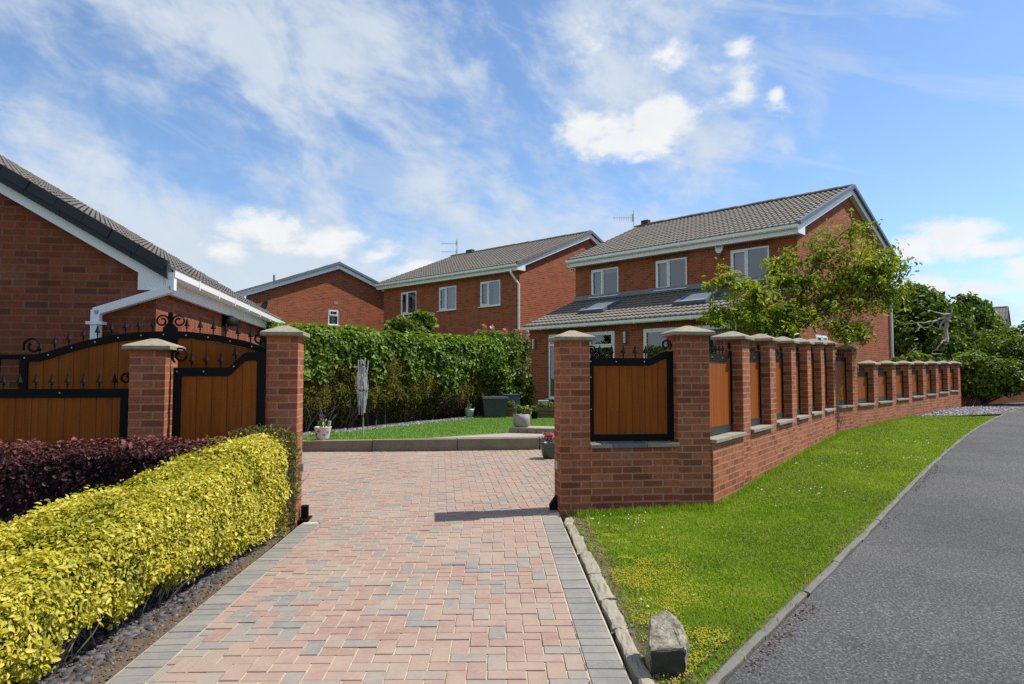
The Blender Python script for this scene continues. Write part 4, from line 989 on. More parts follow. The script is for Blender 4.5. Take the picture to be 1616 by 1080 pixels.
    gutter(H.root, H.p(-.08, -D - oe, zg), H.p(L + .09, -D - oe, zg), n)
    mb = MB(); mb.ribbon([E(L + .07, -D - oe) + V((0, 0, .02)), E(L + .07, 0) + V((0, 0, .02))], (0, 0, -.10), H.u * .02); mb.build('verge', H.verge, er)
    pipe(H.root, [H.p(L + .05, -D - oe + .02, zg - .08), H.p(L + .05, -D - .05, zs - .15), H.p(L + .05, -D - .05, .45)], .034)
    # two roof lights
    upv = (E(0, 0) - E(0, -D)).normalized(); nn = H.u.cross(upv); nn = nn if nn.z > 0 else -nn
    for (xl, xr, y) in ((926, 972, 489), (1078, 1134, 474)):
        pl = hit(xl, y, E(0, -D), nn); pr = hit(xr, y - 5, E(0, -D), nn); al, ar_ = (pl - H.O).dot(H.u), (pr - H.O).dot(H.u); bm_ = -1.28; c = (E(al, bm_) + E(ar_, bm_)) / 2; w_ = abs(al - ar_) / 2 * .82
        mb = MB()
        for o_, ax, ay in ((H.u * w_, .045, .52), (-H.u * w_, .045, .52)): mb.box(c + o_ + nn * .075, H.u * ax, upv * ay, nn * .05)
        for o_ in (upv * .475, -upv * .475): mb.box(c + o_ + nn * .075, H.u * (w_ - .045), upv * .045, nn * .05)
        sk = mb.build('roof_light', M['verge_grey'], er); mb = MB(); mb.box(c + nn * .085, H.u * (w_ - .045), upv * .43, nn * .006); mb.build('pane', M['skyglass'], sk)
    for x, y in ((844, 543.5), (988, 533)):
        a, z = xo(x, y); c = H.p(a, -D, z) + n * .07; mb = MB(); mb.tube([c - V((0, 0, .16)), c - V((0, 0, .02))], .05, 14); mb.tube([c + V((0, 0, .0)), c + V((0, 0, .17))], .05, 14); mb.box(c - n * .035, t * .035, n * .035, (0, 0, .10)); mb.build('wall_light', M['steel'], H.root)
    return H
M['skyglass'] = m_plain('roof light glass', (0.598, 0.576, 0.5124), .5, .05, 2, spec=.4)
MH = main_house()

def second_house():
    O, A, B = V((.29, 26.4)), V((-1.1, 1)).normalized(), V((1, 1.1)).normalized()
    ze = hit(800, 430, V3(O), -V3(B)).z; L = 8.6; W = 9.2; q = hit(932, 366, V3(O) - V3(A) * .16, -V3(A)); W = 2 * (q - V3(O)).dot(V3(B)); rise = q.z - .16 - ze
    H = House('brick_house', 'red brick house with three white upstairs windows standing beyond the green hedge', O, A, B, L, W, .3, ze, rise, verge='tile')
    t, n = -H.u, -H.v; ops = []
    for (x0, x1, y0, y1) in ((632.5, 657, 463, 498), (692.5, 720, 454, 491.5), (757.5, 789.5, 444.5, 484)):
        a1, zt = H.front(x0, y0); a0, _ = H.front(x1, y0); zb = H.front(x0, y1)[1]; ops.append((a0, a1, zb, zt))
    zb, zt = sum(o[2] for o in ops) / 3, sum(o[3] for o in ops) / 3; ops = [(a, b, zb, zt) for a, b, *_ in ops]
    H.walls(ops)
    for a0, a1, *_ in ops: window(H.root, H.p(a1, 0, zb), t, n, a1 - a0, zt - zb, (.42, .58), None, ((.02, .40), (.5, .98)), True, sash=(0,))
    H.roof()
    pipe(H.root, [H.p(.12, -.36, ze + .02), H.p(.12, -.36, ze - .12), H.p(-.02, -.06, ze - .55), H.p(-.02, -.06, .4)], .045)
    ar, za = H.front(721.5, 403, W / 2); aerial(H.root, H.p(ar, W / 2, za), H.front(721.5, 379, W / 2)[1] - za + .1, [(H.front(0, 0)[0] * 0 + .62, .85, .05, 10), (.18, .85, .05, 10)], (1, 0, 0))
    a, _ = H.front(742, 398, W / 2); mb = MB(); mb.box(H.p(a, W / 2, H.ze + H.rise + .24), H.u * .22, H.v * .1, (0, 0, .07)); mb.build('ridge_vent', M['verge'], H.root)
second_house()

def third_house():
    O = V((-11.97, 30.0)); v = V((3.63, 3.0)).normalized(); u = V((-v.y, v.x)); ze = at(380, 474, 30).z; q = hit(536, 414, V3(O) - V3(u) * .2, -V3(u)); W = 2 * (q - V3(O)).dot(V3(v)); rise = q.z - .2 - ze
    H = House('brick_house', 'red brick house turning its plain gable to the camera with one small window', O, u, v, 8, W, .2, ze, rise, .32, .2, verge='verge_grey')
    v0, zt = H.gable(518.3, 488); v1, _ = H.gable(534.8, 488.5); zb = H.gable(518.3, 513)[1]
    H.walls((), [(v0, v1, zb, zt)]); H.roof()
    w = window(H.root, H.p(0, v0, zb), H.v, -H.u, v1 - v0, zt - zb, (1,), (.60,), ((.1, .9),), True, sash=((0, 1),))
    vv, z = H.gable(415, 485); c = H.p(-.35, vv, z); mb = MB(); prof = [(.01, 0), (.12, .015), (.22, .05), (.27, .085), (.265, .09), (.2, .06), (.01, .012)]
    mb.lathe(prof, (0, 0, 0), 16); d = V((-.55, -.7, .35)).normalized(); rot = V((0, 0, 1)).rotation_difference(d).to_matrix(); mb.v = [tuple(rot @ V(x) + c) for x in mb.v]; mb.tube([c, H.p(0, vv + .1, z - .1)], .02, 6); mb.build('satellite_dish', M['charcoal'], H.root)
    vv, z = H.gable(530, 478.5); mb = MB(); mb.box(H.p(-.006, vv, z), H.v * .11, H.u * .008, (0, 0, .07)); mb.build('air_brick', M['cap'], H.root)
    vv, _ = H.gable(440, 446); a = H.p(.6, vv, H.ze + H.slope * vv + .05); mb = MB(); mb.tube([a, a + V((0, 0, .42))], .05, 8); mb.build('vent_pipe', M['lead'], H.root)
third_house()

def far_house():
    p0 = at(1583, 512, 48); u = V((-.78, .62)); v = V((.62, .78)); ze = p0.z; rise = at(1590, 488, 50).z - ze
    H = House('tan_house', 'distant tan brick house with a grey roof above the shrub at far right', p0, u, v, 8, 5.4, .5, ze, rise, brick='brick_tan', tile='tile_dark', verge='verge')
    H.walls(); H.roof(); pipe(H.root, [H.p(-.05, .5, .6), H.p(-.05, .5, H.ze)], .06, 'verge')
far_house()

def garage():
    O = V((-4.07, 7.78)); u = V((-.16, .987)).normalized(); v = V((-.987, -.16)).normalized()
    H = House('brick_garage', 'brick garage with white eaves and a dark verge at the left of the driveway', O, u, v, 7.3, 11.6, -.1, 2.50, 6.129 - 2.50, .13, .12, brick='brick_near', verge='verge', tile='tile_dark', cat='garage')
    H.walls()
    L, W, oe, og, sl = H.L, H.W, H.oe, H.og, H.slope
    H.roof(barge_h=.19)
    # long smooth dark dry-verge strip on the gable
    E = lambda a, b: H.p(a, b, H.ze + sl * (b if b <= W / 2 else W - b) + .13)
    mb = MB(); n = 16; A_, B_ = E(-og - .06, -oe - .03), E(-og - .06, W / 2); d = (B_ - A_) / n
    for i in range(n): mb.ribbon([A_ + d * i + V((0, 0, .018)), A_ + d * (i + 1.03) + V((0, 0, .018))], (0, 0, -.15), H.u * (.16 + .004 * (i % 2)))
    mb.build('verge_strip', M['verge'], H.root)
    # soldier course over the side door, square section rainwater pipe, dome lamp
    mb = MB(); c = H.p(2.6, 0, 2.14); mb.box(c - H.v * .003, H.u * 2.2, H.v * .004, (0, 0, .115)); mb.build('soldier_course', M['soldier'], H.root, uvo=tuple(H.p(0, 0, 0)), swap=True)
    fr = lambda x, y, d: hit(x, y, H.p(-d, 0, 0), -H.u)
    s_ = .046
    def sq(pts):
        m_ = MB()
        for a, b in zip(pts, pts[1:]):
            t = (b - a).normalized(); m_.box((a + b) / 2, t * ((b - a).length / 2 + s_ * .4), H.u * s_, t.cross(H.u).normalized() * s_)
        return m_
    top = H.p(-.10, -oe - .055, H.zs + .10); k1 = H.p(-.10, -oe - .055, H.zs - .0); k2 = fr(152.5, 492, .10); k3 = V((k2.x, k2.y, .1))
    pp = sq([top, k1]); q2 = sq([k1, k2]); q3 = sq([k2, k3]); po = pp.build('downpipe', M['white'], H.root, bevel=.008); q2.build('downpipe', M['white'], H.root, bevel=.008); q3.build('downpipe', M['white'], H.root, bevel=.008)
    mb = MB(); mb.box(k2 + V((0, 0, -.13)) + H.v * (-.0), H.v * .085, H.u * .062, (0, 0, .016)); mb.build('pipe_bracket', M['white'], H.root)
    q = hit(362, 512, H.p(0, -.09, 0), -H.v); mb = MB(); prof = [(.14 * cos(x), .14 * sin(x)) for x in np.linspace(-.1, pi / 2 - .05, 9)]; mb.lathe([(.12, -.03)] + prof, q, 18); mb.box(q + H.v * .06 + V((0, 0, .02)), H.u * .05, H.v * .04, (0, 0, .06)); mb.build('dome_lamp', M['black'], H.root)
garage()

# ------------------------------------------------------------------ garden walls, pillars, panels
Z = V((0, 0, 1))
def cap(parent, c, t, n, w, d, z, ov=.055, th=.038, rise=.078, m='cap'):
    """pyramid cap stone"""
    c = V3(c); mb = MB(); hw, hd = w / 2 + ov, d / 2 + ov; P = lambda a, b, h: c + t * a + n * b + V((0, 0, z + h)); e = .006
    lo = [P(-hw + e, -hd + e, 0), P(hw - e, -hd + e, 0), P(hw - e, hd - e, 0), P(-hw + e, hd - e, 0)]; l2 = [P(-hw, -hd, .006), P(hw, -hd, .006), P(hw, hd, .006), P(-hw, hd, .006)]
    up = [P(-hw, -hd, th), P(hw, -hd, th), P(hw, hd, th), P(-hw, hd, th)]; u2 = [P(-hw + .02, -hd + .02, th + .012), P(hw - .02, -hd + .02, th + .012), P(hw - .02, hd - .02, th + .012), P(-hw + .02, hd - .02, th + .012)]
    k = .03; tp = [P(-k, -k, th + rise), P(k, -k, th + rise), P(k, k, th + rise), P(-k, k, th + rise)]
    mb.face(lo[::-1]); mb.face(tp)
    for A, B in ((lo, l2), (l2, up), (up, u2), (u2, tp)):
        for i in range(4): mb.face([A[i], A[(i + 1) % 4], B[(i + 1) % 4], B[i]])
    return mb.build('pillar_cap', M[m], parent)
def pillar(root, P, t, n, w, d, z0, z1, uvo, brick='brick_garden', name='pillar', capm='cap'):
    """P = left front corner on the face line, t along the face, n outward"""
    P, t, n = V3(P), V(t), V(n); c = P + t * (w / 2) - n * (d / 2); mb = MB()
    mb.box(c + Z * ((z0 + z1) / 2), t * (w / 2), n * (d / 2), Z * ((z1 - z0) / 2)); o = mb.build(name, M[brick], root, uvo=(uvo[0], uvo[1], z1), bevel=.004)
    cap(o if root and name == 'pillar' else root, c, t, n, w, d, z1, m=capm)
    return o
SPK = None
def spike(parent, P, h, kind='spike'):
    global SPK
    if SPK is None:
        mb = MB(); mb.lathe([(.055, 0), (.055, .24), (.10, .26), (.10, .31), (.055, .33), (.06, .42), (.25, .40), (.24, .46), (.12, .70), (.014, 1.0)], (0, 0, 0), 6); o = mb.build('spike', M['black'], None); SPK = o.data; bpy.data.objects.remove(o)
    o = bpy.data.objects.new(kind, SPK); COL.objects.link(o); o.parent = parent; o.location = V(P) - ORG[parent.name]; o.scale = (h * .78, h * .78, h); ORG[o.name] = ORG[parent.name]
    return o
def scroll(parent, P, t, r, turn=1, r_t=.011, start=-.5, turns=1.35):
    """flat iron scroll rising from P in the plane of t and Z"""
    pts = []; n = 34
    for i in range(n + 1):
        q = i / n; th = start * pi + turn * q * turns * 2 * pi; rr = r * (1 - .62 * q); pts.append(P + t * (cos(th) * rr) + Z * (sin(th) * rr))
    mb = MB(); mb.tube(pts, [r_t] * n + [r_t * 1.7], 6); return mb.build('scroll', M['black'], parent)
def rivets(parent, pts, n):
    mb = MB()
    for p in pts: mb.box(V(p) + n * .003, V((.006, 0, 0)), V(n) * .003, (0, 0, .006))
    return mb.build('rivets', M['steel'], parent)

def panel(label, P, t, n, w, top, zb, group, spikes=(), fr=.055, post=None, sp_h=.14, scr=(), rail=None, bottom=.075, plank=.145, cat='fence panel', riv=True, brail='black'):
    """P = lower left corner on the panel plane; top = polyline (u, z) of the frame's upper edge"""
    P, t, n = V3(P), V(t), V(n); q = lambda u, z, d=0: P + t * u + Z * z + n * d; rail = rail or fr
    root = thing('fence_panel', label, cat, q(w / 2, zb), group)
    top = list(top); tz = lambda u: float(np.interp(u, [a for a, _ in top], [b for _, b in top]))
    mb = MB(); mb.ribbon([q(u, z, .021) for u, z in top], -Z * rail, -n * .042)
    mb.box(q(fr / 2, (zb + bottom + tz(fr / 2) - rail) / 2), t * (fr / 2), n * .0205, Z * ((tz(fr / 2) - rail - zb - bottom) / 2)); mb.box(q(w - fr / 2, (zb + bottom + tz(w) - rail) / 2), t * (fr / 2), n * .0205, Z * ((tz(w - fr / 2) - rail - zb - bottom) / 2))
    mb.build('frame', M['black'], root)
    mb = MB(); mb.box(q(w / 2, zb + bottom / 2), t * (w / 2), n * .021, Z * (bottom / 2)); mb.build('bottom_rail', M[brail], root)
    us = sorted({fr + .002, w - fr - .002, *[a for a, _ in top if fr < a < w - fr]}); b = [q(fr + .002, zb + bottom + .002, .008), q(w - fr - .002, zb + bottom + .002, .008)] + [q(u, tz(u) - rail - .002, .008) for u in reversed(us)]
    mb = MB(); mb.prism(b, -n * .018); mb.build('board_panel', M['wood'], root, uvo=tuple(q(fr, 0)))
    for u in spikes: spike(root, q(u, tz(u) - .004), sp_h)
    for (u, z, r, turn, st) in scr: scroll(root, q(u, z), t, r, turn, start=st)
    if riv: rivets(root, [q(u, tz(u) - rail * .45, .021) for u in (fr * .5, w * .33, w * .66)] + [q(fr * .5, zb + .35, .021), q(fr * .5, zb + .7, .021)], n)
    return root

def front_wall():
    uL, _ = fpx(884, 640); uR = uL + .325; pL, _ = fpx(1069.5, 620); pR, _ = fpx(1120, 620)
    zc1 = fpx(900, 537.5)[1]; zc0 = fpx(1095, 529.5)[1]; zs = fpx(1000, 700)[1]; n = FN
    o = fu(uL); root = thing('garden_wall', 'short front brick wall with two capped pillars and a framed wood panel at the right of the gateway', 'wall', fu((uL + pR) / 2, g(1.4, 7.4)))
    a = pillar(root, fu(uL), FT, n, uR - uL, .33, -.1, zc1, o, capm='cap'); b = pillar(root, fu(pL), FT, n, pR - pL, .33, -.1, zc0, o)
    zp = zc1 - .075 * 22 + .005; c = fu((uR + pL) / 2, d=.11)
    for nm_, m_, a_, b_ in (('low_wall', 'brick_garden', zp, zs - .045), ('plinth_courses', 'brick_red', -.1, zp)):
        mb = MB(); mb.box(c + Z * ((a_ + b_) / 2), FT * ((pL - uR) / 2), n * .11, Z * ((b_ - a_) / 2)); mb.build(nm_, M[m_], root, uvo=(o.x, o.y, zc1))
    xs = [uR, uR + .24, uR + .62, pL + .03]
    for i, m_ in enumerate(('sill', 'verge_slab', 'sill')):
        mb = MB(); u0, u1 = xs[i] + .003, xs[i + 1] - .003; d0 = -.045 + .004 * i; mb.box(fu((u0 + min(u1, pL)) / 2, zs - .0225 + .002 * i, d=.085), FT * ((min(u1, pL) - u0) / 2), n * .125, Z * .0215); mb.build('coping_slab', M[m_], root, bevel=.005)
    w = pL - uR - .012; P = fu(uR + .006, 0, .14); zt0 = fpx(985, 565.5, .14)[1]; zt1 = fpx(1062, 554.5, .14)[1]; k = w / (1069.5 - 932)
    panel('framed golden oak wood panel in the short front wall beside the gateway', P, FT, n, w, [(0, zt0), (98 * k, zt0), (105 * k, zt0 + .018), (120 * k, zt1 - .012), (127 * k, zt1), (w, zt1)], zs + .012, 'wood panels set between brick pillars', [x * k for x in (20, 39, 58, 77, 94)], fr=.066, sp_h=.148, rail=.085, bottom=.075, plank=.15,
          scr=[(.055, zt0 + .085, .055, -1, 1.25), (w - .065, zt1 + .07, .06, 1, -.35)])
    # posts that carry the scrolls
    for u, z in ((uR + .018, zt0 + .15), (pL - .022, zt1 + .09)):
        pass
    # gate stop and latch plate on the gate pillar
    mb = MB(); q = fu(uL - .035, g(.4, 7.3) + .0, .16); mb.prism([q + V((.02, 0, .16)), q + V((-.055, -.01, .05)), q + V((-.05, -.01, .01)), q + V((.03, 0, .01))], V((.0, .12, 0))); mb.build('gate_stop', M['black'], root, bevel=.008)
    mb = MB(); mb.box(fu(uL - .012, fpx(878, 736)[1], .12), FT * .012, n * .035, Z * .045); mb.build('latch_plate', M['steel'], root)
    return pR
M['verge_slab'] = m_plain('blue grey slab', (.13, .135, .15), .8, .35, 9, bmp=.4)
front_wall()

def side_walls():
    d1 = (BEND - C0); L1 = d1.length; t1 = V3(d1 / L1); n1 = V((t1.y, -t1.x, 0)); s = L1 / 6; w, d = .335, .33
    caps = [1.967, 1.978, 2.022, 2.052, 2.092, 2.14, 2.19]; sil = [.825, .835, .845, .85, .855, .86]
    nm = 'wood panels set between brick pillars'
    root = thing('garden_wall', 'long brick wall with six tall capped pillars running back beside the grass verge', 'wall', V3((C0 + BEND) / 2, .2))
    uvo = V3(C0)
    def seg(root, A, t, n, u0, u1, zs, uvo, zb=-.05):
        mb = MB(); c = A + t * ((u0 + u1) / 2) - n * .11; mb.box(V3(c, (zs - .045 + zb) / 2), t * ((u1 - u0) / 2), n * .11, Z * ((zs - .045 - zb) / 2)); mb.build('low_wall', M['brick_garden'], root, uvo=tuple(uvo))
        k = 2; a, b = u0 + .003, u1 - .003
        for i in range(k):
            m_ = MB(); e0, e1 = a + (b - a) * i / k + .002, a + (b - a) * (i + 1) / k - .002; c = A + t * ((e0 + e1) / 2) - n * .085; m_.box(V3(c, zs - .0225 + random.uniform(-.003, .003)), t * ((e1 - e0) / 2), n * random.uniform(.122, .128), Z * .0215); m_.build('coping_slab', M['sill'], root, bevel=.005)
    A = V3(C0); UE = [(hit(x, 600, A, n1) - A).dot(t1) for x in (1183.6, 1224.5, 1256.5, 1280.5, 1301)] + [L1]; UE = [0.0] + [float(np.clip(u, .3, L1)) for u in UE]
    for k in range(6):
        u0 = UE[k] + (.014 if k == 0 else 0); u1 = UE[k + 1] - w
        seg(root, A, t1, n1, u0, u1, sil[k], uvo)
        pillar(root, A + t1 * u1, t1, n1, w, d, .0, caps[k + 1], uvo)
        pw = u1 - u0 - .012; zb = sil[k] + .012; H_ = caps[k + 1] - .015 - zb; zt = zb + H_ * .835; P = A + t1 * (u0 + .006) - n1 * .15
        lab = '%s tall wood panel along the grass verge, counting away from the wall corner' % NTH[k]
        panel(lab, P, t1, n1, pw, [(0, zt), (pw * .80, zt), (pw * .90, zt + .06), (pw, zt + .06)], zb, nm, [pw * x for x in (.08, .19, .30, .41, .52, .63, .74)], fr=.05, sp_h=.13, rail=.085, bottom=.085, riv=k < 3, brail='rail_green', scr=[(pw - .05, zt + .12, .045, 1, -.35)])
    # second wall, turning to the right
    t2 = V3(W2D).normalized(); n2 = V((t2.y, -t2.x, 0)); s2 = W2D.length; A = V3(BEND) + t2 * .012; first = V3(BEND + V((.98, 1.0))); uvo = V3(BEND)
    root = thing('garden_wall', 'far brick wall of lower pillars and short panels stepping up beside the gravel', 'wall', V3((BEND + W2E) / 2, .4))
    cp = [2.137] + [1.805 + .025 * i for i in range(7)]; prev = 0.012
    for k in range(8):
        u1 = (first - V3(BEND)).dot(t2) + s2 * k; zs = (.885, .89, .905, .94, .975, 1.005, 1.04, 1.07)[k]
        seg(root, V3(BEND), t2, n2, prev, u1 - w, zs, uvo, .1)
        pillar(root, V3(BEND) + t2 * (u1 - w), t2, n2, w, d, .15, cp[k], uvo)
        pw = u1 - w - prev - .012; zb = zs + .012; P = V3(BEND) + t2 * (prev + .006) - n2 * .15
        if k == 0: zt = zb + (cp[0] - .015 - zb) * .86; top = [(0, zt), (pw, zt)]; lab = 'tall wood panel just past the bend in the wall, under the hanging tree leaves'; sp = [pw * x for x in (.15, .3, .45, .6, .75, .9)]
        else:
            zt = zb + (cp[k] - .015 - zb) * .82; lab = '%s short wood panel along the far wall, counting from the wall bend' % NTH[k - 1]; sp = [pw * x for x in (.2, .32, .44, .56, .68, .8)]
            top = [(0, zt + .46), (.05, zt + .24), (.12, zt + .10), (.24, zt + .02), (.36, zt), (pw, zt)] if k == 1 else [(0, zt), (pw, zt)]
        panel(lab, P, t2, n2, pw, top, zb, nm, sp, fr=.05, sp_h=.12, rail=.10 if k else .085, bottom=.10, riv=False, brail='rail_green')
        prev = u1
    # shaded return and the wall behind the shrub
    e = V3(W2E); t3 = V((.93, .37, 0)).normalized(); n3 = V((t3.y, -t3.x, 0)); root = thing('garden_wall', 'plain red brick wall under the wide shrub at the far end of the gravel', 'wall', V3(W2E, .5))
    mb = MB(); rt = V((-.25, .97, 0)).normalized(); mb.box(e + rt * .7 + V((.03, .05, .8)), rt * .6, V((rt.y, -rt.x, 0)) * .11, (0, 0, .72)); mb.box(e + V((.35, 1.55, 0)) + t3 * 5.0 + V((0, 0, .75)), t3 * 5, n3 * .11, (0, 0, .55)); mb.build('low_wall', M['brick_garden'], root, uvo=tuple(e))
    mb = MB(); mb.box(e + V((.35, 1.55, 0)) + t3 * 5.0 + V((0, 0, 1.325)), t3 * 5, n3 * .15, (0, 0, .024)); mb.build('coping_slab', M['sill'], root)
    o = pillar(root, e + rt * 1.32 + V((.0, .1, 0)), t2, n2, w, d, .2, 1.95, e); 
M['rail_green'] = m_plain('weathered dark rail', (.018, .02, .014), .5, .3, 8)
side_walls()

def left_fence():
    n = FN; grp = 'brick pillars left of the gateway'
    # gate pillar and the second pillar
    def lone(x0, x1, ycap, d, label):
        u0, _ = fpx(x0, 640, d); u1, zc = fpx(x1, ycap, d); P = fu(u0, 0, d); gz = g(P.x, P.y)
        root = thing('brick_pillar', label, 'pillar', fu((u0 + u1) / 2, gz, d + .16), grp); mb = MB(); c = fu((u0 + u1) / 2, 0, d + .165)
        mb.box(c + Z * ((zc + gz - .1) / 2), FT * ((u1 - u0) / 2), n * .165, Z * ((zc - gz + .1) / 2)); mb.build('brick_shaft', M['brick_garden'], root, uvo=(P.x, P.y, zc), bevel=.004); cap(root, c, FT, n, u1 - u0, .33, zc)
        return root, u0, u1, zc
    gp, u0, u1, zc = lone(419.0, 471.0, 530.5, 0.0, 'tall brick gate pillar with a stone cap at the left of the gateway')
    mb = MB(); mb.box(fu(u1 + .022, fpx(476, 741)[1], .16), FT * .022, n * .03, Z * .04); mb.build('gate_catch', M['steel'], gp, bevel=.004)
    q = fu(u1 + .055, g(-2.0, 7.2) + .0, .22); mb = MB(); mb.box(q + Z * .07, FT * .035, n * .035, Z * .07); mb.box(q + Z * .006 - FT * .0, FT * .06, n * .12, Z * .006); mb.build('gate_stop', M['black'], gp, bevel=.004)
    p2, v0, v1, zc2 = lone(202.5, 262.0, 552.5, -.16, 'lower brick pillar with a stone cap standing between the two left fence panels')
    # panel between them
    d = -.02; a, b = v1 + .03, u0 - .006; w = b - a; P = fu(a, 0, d); Pz = lambda x, y: fpx(x, y, d)
    zt0, zt1 = Pz(320, 580.5)[1], Pz(400, 556)[1]; k = lambda x: Pz(x, 600)[0] - a
    grp2 = 'wood panels set between brick pillars'
    panel('framed wood panel with a raised right shoulder between the two left brick pillars', P, FT, n, w, [(0, zt0), (k(358), zt0), (k(364), zt0 + .015), (k(384), zt1 - .015), (k(390), zt1), (w, zt1)], g(P.x, P.y) + .12, grp2, [k(x) for x in (302, 325, 348, 371)], fr=.075, sp_h=.165, rail=.085, bottom=.08,
          scr=[(k(284), zt0 + .12, .085, -1, 1.3)])
    # panel running off to the left
    d = -.06; a0 = fpx(-120, 640, d)[0]; b0 = fpx(203, 640, d)[0]; w = b0 - a0; P = fu(a0, 0, d); zt = fpx(100, 614, d)[1]; k = lambda x: fpx(x, 600, d)[0] - a0
    panel('long framed wood panel running from the lower left pillar out of view behind purple hedge', P, FT, n, w, [(0, zt), (w, zt)], g(P.x, P.y) + .12, grp2, [k(x) for x in (-95, -69, -44, -19, 6, 31, 57, 82, 107, 132, 157, 181)], fr=.07, sp_h=.158, rail=.085, bottom=.08,
          scr=[(k(199), zt + .10, .06, 1, -.3)], riv=True)
    # sliding gate parked behind the fence
    d = .52; G = lambda x, y: fpx(x, y, d); root = thing('sliding_gate', 'arched sliding gate of wood boards in a black iron frame behind the left fence', 'gate', fu(G(225, 600)[0], g(-3.6, 7.2) + .03, d))
    q = lambda u, z, o=0: fu(u, z, d) + n * o
    topx = [(33, 559.5), (62, 559.5), (78, 555), (108, 545.5), (142, 536.5), (183, 528.5), (220, 524.5), (266, 522.8), (300, 524), (344, 529), (389, 538.5), (418, 548.5), (440, 557)]
    tp = [G(*p) for p in topx]; rl = .075; zb = g(-3.6, 7.2) + .08
    mb = MB(); mb.ribbon([q(u, z, .025) for u, z in tp], -Z * rl, -n * .05)
    uA, uB = tp[0][0], tp[-1][0]; tz = lambda u: float(np.interp(u, [a for a, _ in tp], [b for _, b in tp])); um = G(268, 560)[0]
    for u, hw in ((uA + .04, .04), (um, .075), (uB - .04, .04)):
        zz = tz(u) - rl; mb.box(q(u, (zb + zz) / 2), FT * hw, n * .0245, Z * ((zz - zb) / 2))
    mb.box(q((uA + uB) / 2, zb - .03), FT * ((uB - uA) / 2), n * .025, Z * .03); mb.build('frame', M['black'], root)
    # domed head of the centre post
    mb = MB(); h0 = tz(um); mb.ribbon([q(um + x * .07, h0 - .02 + .11 * sqrt(max(0, 1 - x * x)), .024) for x in np.linspace(-1, 1, 11)], -Z * .05, -n * .048); mb.box(q(um, h0 + .01), FT * .069, n * .023, Z * .035); mb.box(q(um, h0 + .13), FT * .02, n * .02, Z * .07); mb.build('centre_finial', M['black'], root)
    for (s0, s1) in ((uA + .082, um - .077), (um + .077, uB - .082)):
        us = sorted({s0, s1, *[u for u, _ in tp if s0 < u < s1]}); poly = [q(s0, zb + .002, .008), q(s1, zb + .002, .008)] + [q(u, tz(u) - rl - .002, .008) for u in reversed(us)]; mb = MB(); mb.prism(poly, -n * .018); mb.build('board_panel', M['wood'], root, uvo=tuple(q(s0, 0)))
    for x in (63, 86, 108, 131, 153, 175, 197, 218, 240, 294, 315, 336, 356, 375, 395): u = G(x, 560)[0]; spike(root, q(u, tz(u) - .004), .155 if x not in (63,) else .15)
    hz = G(262, 507)[1]; r = .068
    scroll(root, q(um - .085, hz), FT, r, 1, .010, 0.0, 1.3); scroll(root, q(um + .085, hz), FT, r, -1, .010, 1.0, 1.3)
    zz = tz(uA + .05); scroll(root, q(uA + .115, zz + .085), FT, .095, -1, .012, 1.15, 1.2); scroll(root, q(uB - .20, tz(uB - .2) + .07), FT, .07, 1, .011, -.2, 1.3)
    rivets(root, [q(u, tz(u) - rl * .5, .0255) for u in np.linspace(uA + .05, uB - .05, 12)], n)
    # tail rail to the left
    u2 = G(-140, 560)[0]; z2 = G(15, 560)[1]; mb = MB(); mb.box(q((u2 + uA) / 2 - .002, z2 - .025), FT * ((uA - u2) / 2 - .002), n * .022, Z * .026); mb.box(q(u2 + .03, (z2 - .052 + zb) / 2), FT * .03, n * .022, Z * ((z2 - .052 - zb) / 2)); mb.box(q(G(-6, 600)[0], (z2 - .052 + zb) / 2), FT * .028, n * .02, Z * ((z2 - .052 - zb) / 2)); mb.build('tail_frame', M['black'], root)
left_fence()

# ------------------------------------------------------------------ planting
def leaves(name, P, N, size, m, parent, var, asp=.55, spread=.9, droop=0.0, fold=.25, kind=None):
    """one bent leaf blade per point; N = direction each leaf tends to face"""
    n = len(P); P = np.asarray(P, float); N = np.asarray(N, float) + rng.normal(0, spread * .6, (n, 3)); N /= np.linalg.norm(N, axis=1)[:, None] + 1e-9
    t = rng.normal(0, 1, (n, 3)); t[:, 2] -= droop * 2.2; t -= N * (t * N).sum(1)[:, None]; t /= np.linalg.norm(t, axis=1)[:, None] + 1e-9; b = np.cross(N, t)
    size = np.broadcast_to(size, (n,)) * np.clip(rng.lognormal(0, .32, n), .45, 1.9); L = size[:, None]; W = L * asp * .5
    v = np.empty((n, 6, 3)); fo = N * (W * fold * 2)
    v[:, 0] = P; v[:, 1] = P + t * L * .38 + b * W + fo; v[:, 2] = P + t * L * .74 + b * W * .72 + fo * .7; v[:, 3] = P + t * L - N * L * .08; v[:, 4] = P + t * L * .74 - b * W * .72 + fo * .7; v[:, 5] = P + t * L * .38 - b * W + fo
    i = np.arange(n)[:, None] * 6; q = np.stack([i + [0, 1, 2, 3], i + [0, 3, 4, 5]], 1).reshape(-1, 4)
    o = np_mesh(name, v.reshape(-1, 3), q, m, parent, var=np.repeat(np.clip(var, 0, 1), 2)); return tag(o, kind=kind)

